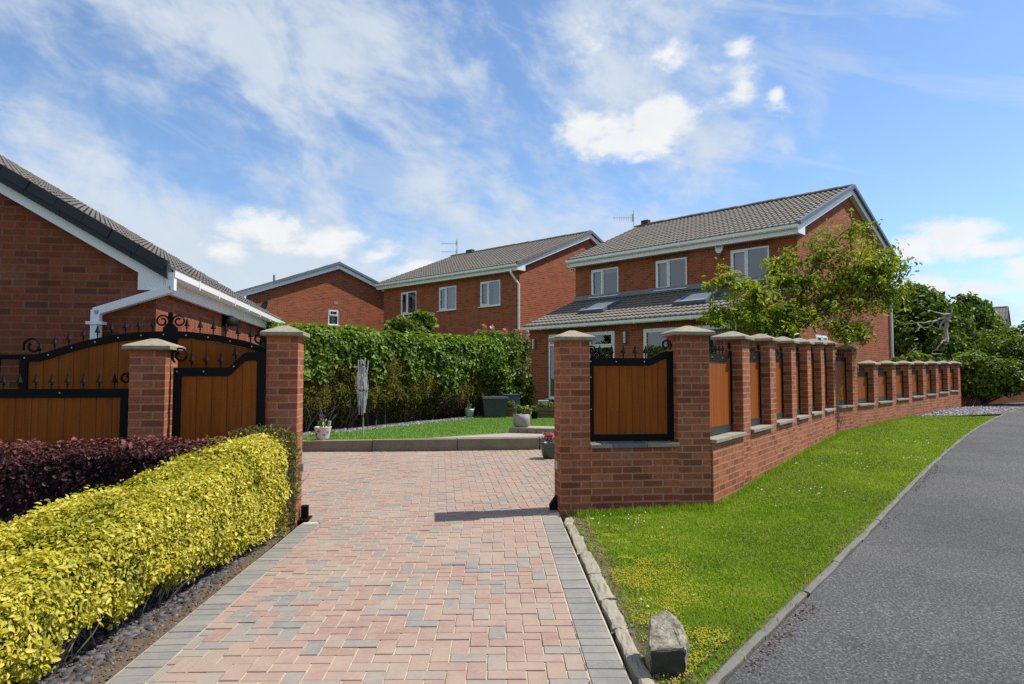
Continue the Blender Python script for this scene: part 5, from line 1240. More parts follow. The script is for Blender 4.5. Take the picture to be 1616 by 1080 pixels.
def hedge_surface(path, w, zt, zb, n, rough=.07, seed=1, top_frac=None, round_=.12, ends=True, lean=0):
    """points and outward directions on a clipped hedge; path = centre line, w/zt/zb functions of arc fraction"""
    P = np.array(path, float); dd = np.r_[0, np.cumsum(np.linalg.norm(np.diff(P, axis=0), axis=1))]; L = dd[-1]
    f = rng.random(n); x = np.interp(f * L, dd, P[:, 0]); y = np.interp(f * L, dd, P[:, 1])
    e = .01; tx = np.interp(np.minimum(f + e, 1) * L, dd, P[:, 0]) - np.interp(np.maximum(f - e, 0) * L, dd, P[:, 0]); ty = np.interp(np.minimum(f + e, 1) * L, dd, P[:, 1]) - np.interp(np.maximum(f - e, 0) * L, dd, P[:, 1])
    l = np.hypot(tx, ty) + 1e-9; tx, ty = tx / l, ty / l; nx, ny = ty, -tx         # right-hand side of the path
    W, T, B = w(f), zt(f), zb(f); H = T - B; per = W + 2 * H; s = rng.random(n) * per
    a = np.where(s < H, W / 2, np.where(s < H + W, W / 2 - (s - H), -W / 2)); z = np.where(s < H, B + s, np.where(s < H + W, T, T - (s - H - W)))
    na = np.where(s < H, 1.0, np.where(s < H + W, 0.0, -1.0)); nz = np.where((s >= H) & (s < H + W), 1.0, 0.05)
    # rounded shoulders
    da = np.clip((np.abs(a) - (W / 2 - round_)) / round_, 0, 1); dz = np.clip((z - (T - round_)) / round_, 0, 1); k = np.minimum(da, dz); a = a - np.sign(a) * k * round_ * .35; z = z - k * round_ * .35
    na = na + np.sign(a) * da * dz * .7; nz = nz + da * dz * .7
    a = a + np.where(na > .5, lean * (z - B), 0)
    X = np.c_[x + nx * a, y + ny * a, z]; N = np.c_[nx * na, ny * na, nz]
    if ends:
        m = int(n * W.mean() / (2 * L)); ids = rng.integers(0, n, m); fe = (rng.random(m) > .5).astype(float)
        for j, en in zip(ids, fe):
            u = (rng.random() - .5) * W[j]; zz = B[j] + rng.random() * H[j]; q = P[-1] if en else P[0]; sg = 1 if en else -1; X[j] = [q[0] + nx[j] * u, q[1] + ny[j] * u, zz]; N[j] = [tx[j] * sg, ty[j] * sg, .1]; f[j] = en
    N /= np.linalg.norm(N, axis=1)[:, None]
    bmp = (vnoise(X, 2.2, seed) - .5) * 1.0 + (vnoise(X, 6.5, seed + 1) - .5) * .6
    X = X + N * (bmp * rough * 2)[:, None]
    return X, N, f, bmp, (z - B) / np.maximum(H, .01)
def core(name, path, w, zt, zb, m, parent, shrink=.13, tsh=None):
    mb = MB(); P = np.array(path, float); rows = []
    for i, p in enumerate(P):
        t = P[min(i + 1, len(P) - 1)] - P[max(i - 1, 0)]; t = t / np.linalg.norm(t); f = i / (len(P) - 1); nx, ny = t[1], -t[0]; hw = max(.05, float(w(np.array([f]))[0]) / 2 - shrink); a, b = float(zb(np.array([f]))[0]) + .05, float(zt(np.array([f]))[0]) - (tsh or shrink)
        if i == 0: p = p + t * shrink
        if i == len(P) - 1: p = p - t * shrink
        rows.append([V((p[0] + nx * s * hw, p[1] + ny * s * hw, z)) for s, z in ((-1, a), (-1, b), (1, b), (1, a))])
    for A, B in zip(rows, rows[1:]):
        for k in range(4): mb.face([A[k], A[(k + 1) % 4], B[(k + 1) % 4], B[k]])
    mb.face(rows[0]); mb.face(rows[-1][::-1]); return mb.build(name, m, parent)
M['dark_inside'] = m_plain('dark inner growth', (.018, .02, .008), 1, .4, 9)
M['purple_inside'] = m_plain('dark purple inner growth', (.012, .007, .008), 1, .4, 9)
def lerp(a, b): return lambda f: a + (b - a) * f
def interp(xs, ys): return lambda f: np.interp(f, xs, ys)

def yellow_hedge():
    path = [(-2.57, 2.0), (-2.55, 3.2), (-2.54, 4.4), (-2.53, 5.5), (-2.52, 6.42)]; yf = lambda f: 2.0 + 4.42 * f
    root = thing('yellow_hedge', 'clipped golden yellow hedge beside the driveway with twiggy bare feet', 'hedge', (-2.57, 4.4, 0))
    w = interp([0, .25, 1], [.86, .84, .80]); zt = lambda f: np.interp(yf(f), [2, 3.2, 3.9, 4.5, 5.2, 5.9, 6.5], [.55, .60, .67, .73, .80, .89, .945]); zb = interp([0, .3, .5, .75, 1], [.03, .05, .12, .08, .07])
    X, N, f, b, h = hedge_surface(path, w, zt, zb, 104000, .062, 3, round_=.16, lean=.0)
    # narrower foot
    foot = np.clip(1 - h / .35, 0, 1); X[:, 0] -= np.where(N[:, 0] > .3, foot * .11, 0)
    thin = vnoise(X, 3.2, 8); low = (h < .62) & (N[:, 0] > .2) & (yf(f) < 5.4); keep = ~(low & (thin > .42 + h * .45 + np.clip(yf(f) - 4.2, 0, 1.2) * .12)) & ~(rng.random(len(X)) < foot * .2)
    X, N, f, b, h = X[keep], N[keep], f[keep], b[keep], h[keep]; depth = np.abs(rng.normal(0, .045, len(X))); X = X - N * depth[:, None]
    X += rng.normal(0, .008, X.shape); strg = rng.random(len(X)) < .03; X[strg] += N[strg] * rng.uniform(.01, .06, (strg.sum(), 1))
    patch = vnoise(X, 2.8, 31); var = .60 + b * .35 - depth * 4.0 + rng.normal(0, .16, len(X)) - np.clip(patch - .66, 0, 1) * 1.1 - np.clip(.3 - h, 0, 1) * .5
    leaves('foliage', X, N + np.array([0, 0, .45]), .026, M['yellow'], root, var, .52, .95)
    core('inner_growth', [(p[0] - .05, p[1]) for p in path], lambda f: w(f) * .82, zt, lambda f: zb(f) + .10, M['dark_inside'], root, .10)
    mb = MB()
    for _ in range(200):
        y = random.uniform(2.4, 6.3); x = -2.62 + random.uniform(-.12, .34); z = g(x, y); p = [V((x, y, z - .02))]; d = V((random.gauss(.10, .25), random.gauss(0, .25), 1)).normalized()
        for _k in range(4): d = (d + V((random.gauss(.03, .25), random.gauss(0, .25), .1))).normalized(); p.append(p[-1] + d * random.uniform(.06, .12))
        mb.tube(p, random.uniform(.003, .007), 4, .0018)
    mb.build('branches', M['twig'], root)
yellow_hedge()

def bare_shrub():
    root = thing('bare_shrub', 'half dead grey brown clipped shrub squeezed between yellow hedge and gate pillar', 'shrub', (-2.38, 6.65, .03))
    path = [(-2.46, 6.46), (-2.40, 6.62), (-2.36, 6.80)]; w = lerp(.62, .52); zt = lerp(.96, .97); zb = lerp(.10, .10)
    X, N, f, b, h = hedge_surface(path, w, zt, zb, 5200, .05, 12, round_=.1)
    gk = rng.random(len(X)) < np.where(f > .55, .75, .28); leaves('foliage', X[gk], N[gk], .026, M['shrub'], root, .7 + rng.normal(0, .2, gk.sum()), .4, 1.0)
    leaves('dead_growth', X[~gk], N[~gk], .05, M['brown'], root, .6 + rng.normal(0, .25, (~gk).sum()), .14, 1.2)
    core('inner_growth', path, w, zt, zb, M['dark_inside'], root, .08)
    mb = MB()
    for _ in range(170):
        x, y = -2.40 + random.uniform(-.2, .24), random.uniform(6.45, 6.82); p = [V((x, y, random.uniform(.1, .7)))]; d = V((random.gauss(.3, .5), random.gauss(-.2, .5), 1)).normalized()
        for _k in range(3): d = (d + V((random.gauss(0, .3), random.gauss(0, .3), .1))).normalized(); p.append(p[-1] + d * random.uniform(.05, .12))
        mb.tube(p, .0035, 4, .0012)
    mb.build('branches', M['twig'], root)
bare_shrub()

def purple_hedge():
    root = thing('purple_hedge', 'dark purple leaved clipped hedge in front of the left fence panels', 'hedge', (-4.6, 5.95, 0))
    path = [(-7.4, 5.30), (-6, 5.62), (-4.6, 5.92), (-3.4, 6.12), (-2.62, 6.3)]; w = lerp(.75, .62); zt = lambda f: np.interp(f, [0, .25, .45, .7, .86, 1], [.83, .86, .885, .90, .93, .94]); zb = lerp(.05, .05)
    X, N, f, b, h = hedge_surface(path, w, zt, zb, 34000, .06, 41, round_=.14); ok = (N[:, 1] < .5); X, N, f, b, h = X[ok], N[ok], f[ok], b[ok], h[ok]
    depth = np.abs(rng.normal(0, .04, len(X))); X = X - N * depth[:, None]
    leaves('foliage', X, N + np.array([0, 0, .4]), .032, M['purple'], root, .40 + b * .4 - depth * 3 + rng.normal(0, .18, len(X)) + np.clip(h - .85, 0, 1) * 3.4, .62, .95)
    core('inner_growth', path, w, zt, zb, M['purple_inside'], root, .11)
purple_hedge()

def blob_plant(root, blobs, n, size, m, var0=.5, asp=.5, name='foliage', seed=5, drop=0.0, hollow=.55, spread=1.0):
    """leaves through a set of soft lumps (centre, radii)"""
    Xs, Ns, vs = [], [], []; vol = np.array([b[1][0] * b[1][1] * b[1][2] for b in blobs]) ** .72; vol /= vol.sum()
    for (c, r), k in zip(blobs, vol):
        k = max(8, int(n * k)); d = rng.normal(0, 1, (k, 3)); d /= np.linalg.norm(d, axis=1)[:, None]; rad = hollow + (1 - hollow) * rng.random(k) ** .6
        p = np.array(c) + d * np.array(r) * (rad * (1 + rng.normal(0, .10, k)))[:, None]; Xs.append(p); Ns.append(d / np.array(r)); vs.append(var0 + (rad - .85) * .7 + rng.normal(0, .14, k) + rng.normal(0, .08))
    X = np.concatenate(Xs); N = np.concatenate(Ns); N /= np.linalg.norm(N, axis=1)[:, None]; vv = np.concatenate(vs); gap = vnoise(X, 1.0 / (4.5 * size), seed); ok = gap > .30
    return leaves(name, X[ok], N[ok] + np.array([0, 0, .4]), size, m, root, vv[ok] + (gap[ok] - .5) * .35, asp, spread, droop=drop)
def bl(x, y, Y, rx, ry, rd=None):
    p = at(x, y, Y); s = Y / F; return (tuple(p), (rx * s, (rd if rd else rx) * s, ry * s))
def green_hedge():
    root = thing('green_hedge', 'tall clipped mixed green hedge with brown undergrowth along the far edge of the lawn', 'hedge', (-3.4, 16, .4))
    path = [(-4.72, 13.45), (-4.35, 14.05), (-3.95, 14.75), (-2.75, 17.0), (-1.80, 18.5), (-1.32, 19.3)]
    w = lerp(1.25, 1.7); zt = lambda f: np.interp(f, [0, .3, .6, 1], [2.48, 2.50, 2.52, 2.5]); zb = lerp(.40, .48)
    X, N, f, b, h = hedge_surface(path, w, zt, zb, 135000, .115, 51, round_=.22); front = (N[:, 0] > -.2) | (N[:, 2] > .5)
    X, N, f, b, h = X[front], N[front], f[front], b[front], h[front]
    # bulges overhang, foot recedes and thins into darkness
    foot = np.clip(1 - h / .30, 0, 1); X = X - N * (foot * .42 * (N[:, 2] < .5))[:, None]; keep = rng.random(len(X)) > foot * .72; X, N, f, b, h = X[keep], N[keep], f[keep], b[keep], h[keep]
    ivy = vnoise(X * [1, 1, .9], 1.15, 77) * .55 + vnoise(X, 3.4, 78) * .25 + np.clip((h - .50) * 1.15, -.35, .45) + np.clip(f - .55, 0, 1) * .25 * (h > .3)
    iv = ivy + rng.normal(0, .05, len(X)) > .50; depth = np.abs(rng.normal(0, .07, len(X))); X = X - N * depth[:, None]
    brn = (vnoise(X, 1.2, 91) + np.clip(.42 - h, 0, 1) * .9 + np.clip(f - .62, 0, 1) * (h < .55) * 1.2 > .92) & ~iv
    yw = ~iv & ~brn
    k = iv & (rng.random(len(X)) < .62); X2 = X[k] + N[k] * .05
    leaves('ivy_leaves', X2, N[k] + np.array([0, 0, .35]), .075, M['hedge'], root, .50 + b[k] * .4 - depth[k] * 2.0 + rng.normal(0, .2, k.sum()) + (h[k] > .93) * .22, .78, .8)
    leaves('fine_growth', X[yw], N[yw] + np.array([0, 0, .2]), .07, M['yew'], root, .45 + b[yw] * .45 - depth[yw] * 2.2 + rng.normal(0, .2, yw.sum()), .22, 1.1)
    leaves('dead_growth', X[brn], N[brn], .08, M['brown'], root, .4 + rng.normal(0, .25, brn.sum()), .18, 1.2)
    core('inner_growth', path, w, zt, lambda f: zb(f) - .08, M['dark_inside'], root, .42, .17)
    blob_plant(root, [bl(768, 566, 18.75, 30, 34, 22), bl(792, 562, 19.3, 26, 32, 24), bl(752, 556, 18.6, 22, 24, 20), bl(780, 590, 18.9, 26, 18, 18)], 4600, .085, M['hedge'], .55, .75, 'ivy_overhang', 13, hollow=.5)
    mb = MB(); Pn = np.array(path); dd = np.linspace(0, 1, len(path))
    for _ in range(160):
        f_ = random.random(); x, y = np.interp(f_, dd, Pn[:, 0]) + random.uniform(-.15, .45), np.interp(f_, dd, Pn[:, 1]) - random.uniform(-.15, .35); p = [V((x, y, .38))]; d = V((random.gauss(.25, .35), random.gauss(-.2, .35), 1)).normalized()
        for _k in range(4): d = (d + V((random.gauss(.02, .25), random.gauss(0, .25), .05))).normalized(); p.append(p[-1] + d * random.uniform(.12, .28))
        mb.tube(p, random.uniform(.010, .024), 4, .005)
    mb.build('branches', M['bark'], root)
green_hedge()

def limb(mb, pts, r0, r1, n=7, wig=.05, sub=4):
    P = [V(p) for p in pts]; out = []
    for i in range(len(P) - 1):
        a, b = P[i], P[i + 1]; p0 = P[i - 1] if i else a * 2 - b; p3 = P[i + 2] if i + 2 < len(P) else b * 2 - a
        for k in range(sub):
            t = k / sub; q = ((a * 3 - b * 3 + p3 - p0) * t ** 3 + (p0 * 2 - a * 5 + b * 4 - p3) * t ** 2 + (b - p0) * t + a * 2) * .5
            out.append(q + V((random.gauss(0, wig), random.gauss(0, wig), random.gauss(0, wig))) * (1 if i or k else 0))
    out.append(P[-1]); mb.tube(out, r0, n, r1); return out

def cherry_tree():
    X0, Y0 = 6.38, 15.75; z0 = lawnz(X0, Y0); root = thing('cherry_tree', 'small spreading cherry tree with long drooping leaves behind the brick wall', 'tree', (X0, Y0, z0))
    A = lambda x, y, dy=0.0: at(x, y, Y0 + dy)
    fork = A(1258, 512); mb = MB(); tk = limb(mb, [(X0 - .05, Y0, z0 - .1), A(1252, 565), A(1254, 535), fork], .125, .085, 9, .012); mb.build('trunk', M['bark'], root)
    limbs = [[fork, A(1285, 492, .1), A(1322, 458, .2), A(1348, 425, .3), A(1362, 395, .3)], [fork, A(1285, 492, .1), A(1335, 482, -.3), A(1385, 462, -.5), A(1420, 440, -.5)], [fork, A(1240, 480, -.2), A(1262, 445, 0), A(1290, 415, .2), A(1312, 385, .2), A(1352, 352, .3)],
             [fork, A(1240, 490, -.3), A(1205, 465, -.4), A(1172, 448, -.5), A(1140, 436, -.5)], [A(1254, 530), A(1225, 520, -.4), A(1185, 505, -.6), A(1150, 495, -.7), A(1128, 498, -.7)], [fork, A(1268, 470, .3), A(1236, 440, .5), A(1215, 410, .6)],
             [A(1300, 478, .1), A(1340, 445, .6), A(1400, 420, .7)], [A(1262, 505), A(1290, 500, -.5), A(1330, 508, -.8), A(1345, 522, -.9)], [A(1246, 500, -.3), A(1215, 490, .5), A(1180, 480, .7)], [A(1322, 458, .2), A(1370, 430, -.2), A(1412, 402, -.3)]]
    mb = MB(); paths = []
    for i, p in enumerate(limbs): paths.append(limb(mb, p, (.06 if i < 5 else .035), .010, 6, .02))
    ends = []
    for p in paths:
        for _ in range(26):
            i = random.randrange(len(p) // 4, len(p)); a = p[i]; d = V((random.gauss(0, 1), random.gauss(0, 1), random.gauss(.15, .6))).normalized(); L = random.uniform(.25, .62); q = [a]
            for k in range(4): d = (d + V((random.gauss(0, .2), random.gauss(0, .2), -.17))).normalized(); q.append(q[-1] + d * L / 4)
            mb.tube(q, .009, 4, .003); ends.append(q)
    mb.build('branches', M['bark'], root)
    # drooping leafy shoots along every twig, thicker in places
    Xs = []; vs = []
    for q in ends:
        dens = random.choice((14, 30, 44, 60)); tone = random.gauss(.5, .14)
        for _ in range(dens):
            t = random.random() ** .7 * (len(q) - 1); i = min(int(t), len(q) - 2); p = q[i].lerp(q[i + 1], t - i); Xs.append(p + V((random.gauss(0, .055), random.gauss(0, .055), random.gauss(-.03, .05)))); vs.append(tone + random.gauss(0, .16))
    # foliage pads fixed to the places where the crown is dense
    pads = [(1150, 480, 30, 24, -.6, 420), (1185, 462, 34, 26, -.4, 520), (1205, 500, 44, 34, -.5, 900), (1240, 470, 36, 36, 0, 650), (1180, 520, 40, 22, -.4, 480), (1235, 530, 36, 26, -.4, 560), (1270, 440, 36, 30, .2, 520), (1240, 408, 26, 24, .5, 220), (1300, 400, 34, 28, .3, 420), (1345, 415, 40, 34, .2, 620), (1385, 435, 40, 32, -.2, 600), (1330, 465, 40, 26, .1, 420), (1395, 468, 30, 24, -.4, 320), (1350, 365, 26, 22, .4, 220), (1385, 395, 30, 22, .2, 280), (1420, 425, 18, 20, -.3, 130), (1300, 360, 20, 14, .4, 40), (1405, 495, 14, 18, -.4, 60), (1345, 512, 22, 16, -.8, 90), (1325, 535, 26, 10, -.9, 70), (1366, 495, 12, 18, -.6, 40), (1275, 500, 24, 18, -.3, 200), (1140, 500, 22, 16, -.7, 150), (1150, 440, 18, 12, -.6, 90), (1215, 435, 26, 20, .1, 260), (1205, 545, 26, 12, -.4, 160), (1270, 545, 24, 12, -.5, 150)]
    for (x, y, rx, ry, dy, k) in pads:
        c = A(x, y, dy); s = c.y / F; tone = random.gauss(.48, .1); cl = [(random.gauss(0, .5), random.gauss(0, .5), random.gauss(0, .5)) for _ in range(8)]
        for _ in range(int(k * .62)):
            a, b, e = random.choice(cl); Xs.append(c + V(((a + random.gauss(0, .2)) * rx * 1.1 * s, (e + random.gauss(0, .25)) * .5, (b + random.gauss(0, .2)) * ry * 1.1 * s))); vs.append(tone + random.gauss(0, .17))
    X = np.array([tuple(p) for p in Xs]); up = np.tile([0, 0, .7], (len(X), 1)); leaves('foliage', X, up,   .098, M['cherry'], root, np.array(vs), .40, 1.0, droop=.75, fold=.3)
cherry_tree()

def back_tree(name, label, base, trunk_h, blobs, n, size, m, r=.16, dead=(), group='trees beyond the far wall', seed=3, asp=.55):
    root = thing(name, label, 'tree', base, group); b = V(base); mb = MB(); top = b + Z * trunk_h; limb(mb, [b - Z * .1, b + V((.05, 0, trunk_h * .5)), top], r, r * .6, 8, .02)
    mb.build('trunk', M['bark'], root); mb = MB()
    for c, rr in blobs: limb(mb, [top - Z * random.uniform(0, trunk_h * .3), (top + V(c)) / 2 + V((0, 0, random.uniform(-.1, .2))), V(c)], r * .38, .015, 5, .04)
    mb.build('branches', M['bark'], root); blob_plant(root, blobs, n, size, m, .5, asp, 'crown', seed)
    if dead:
        for p, r0 in dead: mb = MB(); limb(mb, p, r0, .008, 6, .02); mb.build('dead_branch', M['deadwood'], root)
    return root
def background_trees():
    D = 27.0; a = lambda x, y, d=D: at(x, y, d)
    dead = [([a(1492, 540, 24.9), a(1494, 515, 24.9), a(1500, 495, 24.85), a(1503, 488, 24.8)], .10), ([a(1500, 508, 24.85), a(1490, 502, 24.8), a(1478, 506, 24.8), a(1466, 517, 24.8), a(1452, 516, 24.8)], .05), ([a(1500, 497, 24.85), a(1482, 495, 24.7), a(1470, 491, 24.7)], .05), ([a(1490, 505, 24.8), a(1480, 519, 24.7), a(1472, 515, 24.7)], .035), ([a(1478, 506, 24.8), a(1462, 508, 24.6), a(1440, 511, 24.6), a(1418, 510, 24.6)], .03),
            ([a(1452, 516, 24.8), a(1444, 525, 24.7)], .02), ([a(1494, 535, 24.8), a(1483, 546, 24.7), a(1470, 560, 24.7)], .04), ([a(1446, 548, 24.6), a(1434, 558, 24.6)], .025), ([a(1470, 558, 24.6), a(1488, 558, 24.6)], .025)]
    back_tree('broad_tree', 'broad light green tree with bleached dead branches just beyond the brick house corner', (a(1462, 600).x, D, .6), 2.0,
              [bl(1452, 505, D, 48, 42), bl(1430, 545, D - .6, 44, 46), bl(1480, 560, D - .8, 46, 40), bl(1416, 500, D, 30, 34), bl(1490, 495, D + .4, 34, 30), bl(1450, 475, D + .4, 36, 22), bl(1405, 570, D - .3, 30, 34), bl(1500, 530, D + .2, 34, 34), bl(1452, 585, D - 1.2, 58, 22), bl(1385, 530, D + .3, 32, 50), bl(1440, 462, D + .3, 20, 12)], 17000, .17, M['tree'], dead=dead)
    D2 = 30.0
    back_tree('dark_tree', 'dark green dense tree standing between the dead branches and the distant house', (at(1540, 600, D2).x, D2, .7), 2.2,
              [bl(1535, 505, D2, 30, 32), bl(1520, 545, D2, 36, 44), bl(1552, 540, D2, 30, 40), bl(1545, 490, D2 + .3, 18, 16), bl(1525, 480, D2, 18, 16), bl(1566, 520, D2 + .3, 20, 20), bl(1510, 580, D2 - .5, 40, 24), bl(1570, 570, D2, 30, 30)], 9000, .18, M['tree'], seed=9)
    D3 = 23.9
    root = thing('wide_shrub', 'wide glossy green shrub spilling over the low wall at the end of the gravel', 'shrub', (at(1585, 640, D3).x, D3 + .7, .55)); mb = MB(); b0 = V((at(1585, 640, D3).x, D3 + 1.1, .55))
    B = [bl(1535, 575, D3 + .6, 28, 22), bl(1575, 555, D3 + 1, 34, 26), bl(1610, 560, D3 + .6, 34, 30), bl(1545, 605, D3 + .3, 34, 22), bl(1590, 595, D3 + .1, 40, 28), bl(1640, 580, D3 + .4, 40, 40), bl(1625, 530, D3 + 1.6, 30, 22), bl(1590, 530, D3 + 1.8, 20, 14), bl(1670, 600, D3 + .5, 40, 34), bl(1560, 585, D3 + .2, 30, 24), bl(1555, 540, D3 + 2.2, 22, 20)]
    for c, r in B: limb(mb, [b0, (b0 + V(c)) / 2 + V((0, 0, .1)), V(c)], .04, .012, 5, .04)
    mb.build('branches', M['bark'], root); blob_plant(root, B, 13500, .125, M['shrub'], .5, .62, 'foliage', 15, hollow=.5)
    # ivy over the last pillar, low green tops behind the far pillars
    root = thing('ivy', 'dark ivy mound tumbling over the last pillar of the far wall', 'ivy', tuple(V3(W2E, .6))); blob_plant(root, [bl(1508, 576, 24.2, 14, 7, 10), bl(1522, 580, 24.6, 14, 9, 12), bl(1530, 600, 24.6, 8, 14, 10)], 1500, .09, M['shrub'], .3, .7, 'foliage', 7)
    for i, (x, y, rx, ry, lab) in enumerate(((1448, 568, 22, 10, 'low bright green bush showing above the middle of the far short pillars'), (1418, 572, 12, 8, 'small green bush showing above the far wall beside the house downpipe'))):
        c = bl(x, y, 22.4 - i, rx, ry, 10); root = thing('low_bush', lab, 'bush', (c[0][0], c[0][1], .55), 'bushes behind the far wall'); q = bl(x, y + 25, 22.4 - i, rx * 1.05, 22, 10); blob_plant(root, [c, q], 1300, .10, M['shrub'], .7, .6, 'foliage', 4 + i)
    # shrubs rising over the green hedge
    def mk(name, lab, blobs, n, size, m, base, v0=.55, flowers=()):
        root = thing(name, lab, 'shrub', base); mb = MB(); b = V(base)
        for c, r in blobs: limb(mb, [b, (b + V(c)) / 2, V(c)], .03, .008, 5, .03)
        mb.build('branches', M['bark'], root); blob_plant(root, blobs, n, size, m, v0, .6, 'foliage', 21, hollow=.35)
        for (x, y, Y, r) in flowers:
            p = at(x, y, Y); k = 26; d = rng.normal(0, 1, (k, 3)); d /= np.linalg.norm(d, axis=1)[:, None]; leaves('rose', np.array(p) + d * r * .55, d, r * .9, M['pink'], root, rng.random(k), .9, .5)
    mk('leafy_shrub', 'fresh green leafy shrub rising above the middle of the tall hedge', [bl(640, 512, 19.6, 24, 12), bl(668, 508, 19.8, 20, 16), bl(620, 517, 19.4, 14, 8), bl(660, 500, 19.9, 10, 8), bl(650, 530, 19.6, 34, 18)], 2600, .12, M['shrub'], (at(650, 600, 19.6).x, 19.6, .45), .62)
    mk('rose_bush', 'rose bush with pale pink blooms where the hedge meets the house', [bl(775, 534, 19.6, 30, 14), bl(808, 545, 19.8, 18, 24), bl(825, 548, 21.2, 14, 24), bl(790, 560, 20.6, 30, 30), bl(822, 585, 21.2, 18, 28)], 3600, .09, M['shrub'], (at(800, 640, 21.0).x, 21.2, .46), .5,
       [(x, y, 19.2, .068) for x, y in ((765, 517), (776, 518), (770, 527), (752, 526), (797, 523), (820, 523), (832, 527), (827, 534), (803, 552))])
    mk('dark_shrub', 'dark leafy shrub filling the shaded corner beside the house extension', [bl(800, 600, 20.6, 34, 40), bl(822, 615, 21.6, 22, 36), bl(775, 600, 19.9, 34, 50), bl(752, 600, 19.6, 30, 50)], 6500, .10, M['hedge'], (at(800, 640, 22).x, 22, .46), .18)
background_trees()

# ------------------------------------------------------------------ things standing in the garden
def potted(label, p, prof, m, plants, cat='plant pot', name='plant_pot', soil=None, group='pots in the garden', marks=None):
    """pot profile (radius, height); plants = list of callables adding children"""
    root = thing(name, label, cat, p, group); mb = MB(); full = prof + [(prof[-1][0] - .018, prof[-1][1] - .002), (prof[-1][0] - .03, prof[-1][1] - .05)]; mb.lathe(full, p, 26); po = mb.build('pot', M[m], root, smooth=True)
    for f in plants: f(root, V(p) + Z * (prof[-1][1] - .02), prof[-1][0])
    if marks: marks(po, V(p), prof)
    return root
def tuft(n, size, m, r, h, v0=.6, dx=0.0, name='leaves'):
    def f(root, p, R0): c = (p.x + dx, p.y, p.z + h * .55); blob_plant(root, [(c, (r, r, h * .55))], n, size, M[m], v0, .45, name, 3, hollow=.15)
    return f
def garden_things():
    # rotary dryer folded up in the lawn
    Yd = 13.15; b = at(572.5, 683.5, Yd); b.z = lawnz(b.x, b.y); root = thing('rotary_dryer', 'folded silver rotary washing line standing on the lawn before the hedge', 'washing line', b); A = lambda x, y, d=0: at(x, y, Yd + d)
    mb = MB(); mb.tube([b - Z * .05, A(574, 655), A(573, 600), A(573, 570)], .017, 8); mb.build('pole', M['alu'], root)
    mb = MB(); mb.tube([A(575, 652), A(577, 662), A(576.5, 667)], .032, 10, .022); mb.build('ground_sleeve', M['black'], root); mb = MB(); mb.tube([A(568, 577), A(573, 576, -.05), A(579, 577)], .016, 6); mb.tube([A(566, 617), A(573, 616, -.05), A(581, 617)], .018, 6); mb.build('hub', M['black'], root)
    for (x0, y0, x1, y1, d) in ((565.5, 568, 567, 655, .03), (569.5, 567, 571, 655, -.06), (575.5, 568, 574, 655, -.05), (581.5, 569, 571.5, 652, 0), (572, 568, 576, 654, .06)):
        mb = MB(); mb.tube([A(x0, y0, d), A(x1, y1, d * .4)], .0115, 6); mb.build('arm', M['alu'], root)
    mb = MB()
    for i in range(26):
        x = random.uniform(563, 579); d = random.uniform(-.08, .08); y0 = random.uniform(572, 600); y1 = random.uniform(625, 648); xm = x + random.gauss(-1.5 if x < 571 else 1.5, 1.6); mb.tube([A(x, y0, d), A(xm, (y0 + y1) / 2, d), A(x + random.gauss(0, 1.5), y1, d), A(x + random.gauss(1, 1.5), y1 - 22, d)], .0028, 4)
    mb.build('line', M['white2'], root)
    # cream pot with blue flowers painted on, on the sleepers
    p = at(507, 699.5, 12.02); p = V((p.x, 12.10, lawnz(p.x, 12.1) + .022))
    def stem(root, q, R0):
        mb = MB(); limb(mb, [q, q + V((.01, 0, .14)), q + V((-.045, 0, .36))], .006, .004, 5, .004); mb.build('stake', M['twig'], root); k = 40; c = np.array(q + V((-.02, 0, .19))); leaves('violet_flower', c + rng.normal(0, .022, (k, 3)), rng.normal(0, 1, (k, 3)), .03, M['purple_flower'], root, rng.random(k), .8, .6)
        mb = MB(); mb.tube([q + V((.10, 0, 0)), q + V((.125, 0, .12))], .028, 10); mb.build('glass_ornament', M['zinc'], root)
    def marks(po, q, prof):
        mb = MB()
        for i in range(11):
            th = -pi / 2 + random.uniform(-1.2, 1.5); h = random.uniform(.05, .17); r = np.interp(h, [y for _, y in prof], [x for x, _ in prof]) + .0015; c = q + V((cos(th) * r, sin(th) * r, h)); tn = V((-sin(th), cos(th), 0)); s = random.uniform(.012, .022)
            for j in range(5): a = 2 * pi * j / 5; cc = c + tn * cos(a) * s * .6 + Z * sin(a) * s * .6; mb.face([cc + (tn * cos(e) + Z * sin(e)) * s * .42 + V((cos(th), sin(th), 0)) * .001 for e in np.linspace(0, 2 * pi, 7)[:-1]])
        mb.build('painted_flowers', M['navy'], po)
    potted('cream pot painted with small dark blue flowers standing on the sleeper edging', p, [(.105, 0), (.112, .03), (.150, .215), (.153, .225)], 'white_pot', [tuft(240, .05, 'potplant', .085, .16), stem], marks=marks)
    p = at(823, 677, 13.55); p = V((p.x, 13.55, lawnz(p.x, 13.5) + .125)); potted('round weathered grey stone pot of mixed plants on the patio step', p, [(.125, 0), (.155, .04), (.165, .15), (.168, .26)], 'grey_pot', [tuft(320, .06, 'potplant', .09, .17, .55, -.09), tuft(320, .06, 'potplant', .10, .16, .72, .08)])
    gp = at(868, 718.5, 11.3); gp.z = g(gp.x, 11.3)
    def blooms(root, q, R0): k = 90; leaves('pink_flower', np.array(q) + rng.normal(0, 1, (k, 3)) * [.035, .03, .022] + [-.01, -.05, .13], rng.normal(0, 1, (k, 3)) + [0, 0, 1], .035, M['magenta'], root, rng.random(k), .9, .6)
    potted('dark green glazed pot of pink flowers half hidden behind the right gate pillar', gp, [(.10, 0), (.13, .05), (.155, .20), (.165, .24), (.172, .26)], 'green_pot', [tuft(260, .05, 'potplant', .12, .17, .5), blooms])
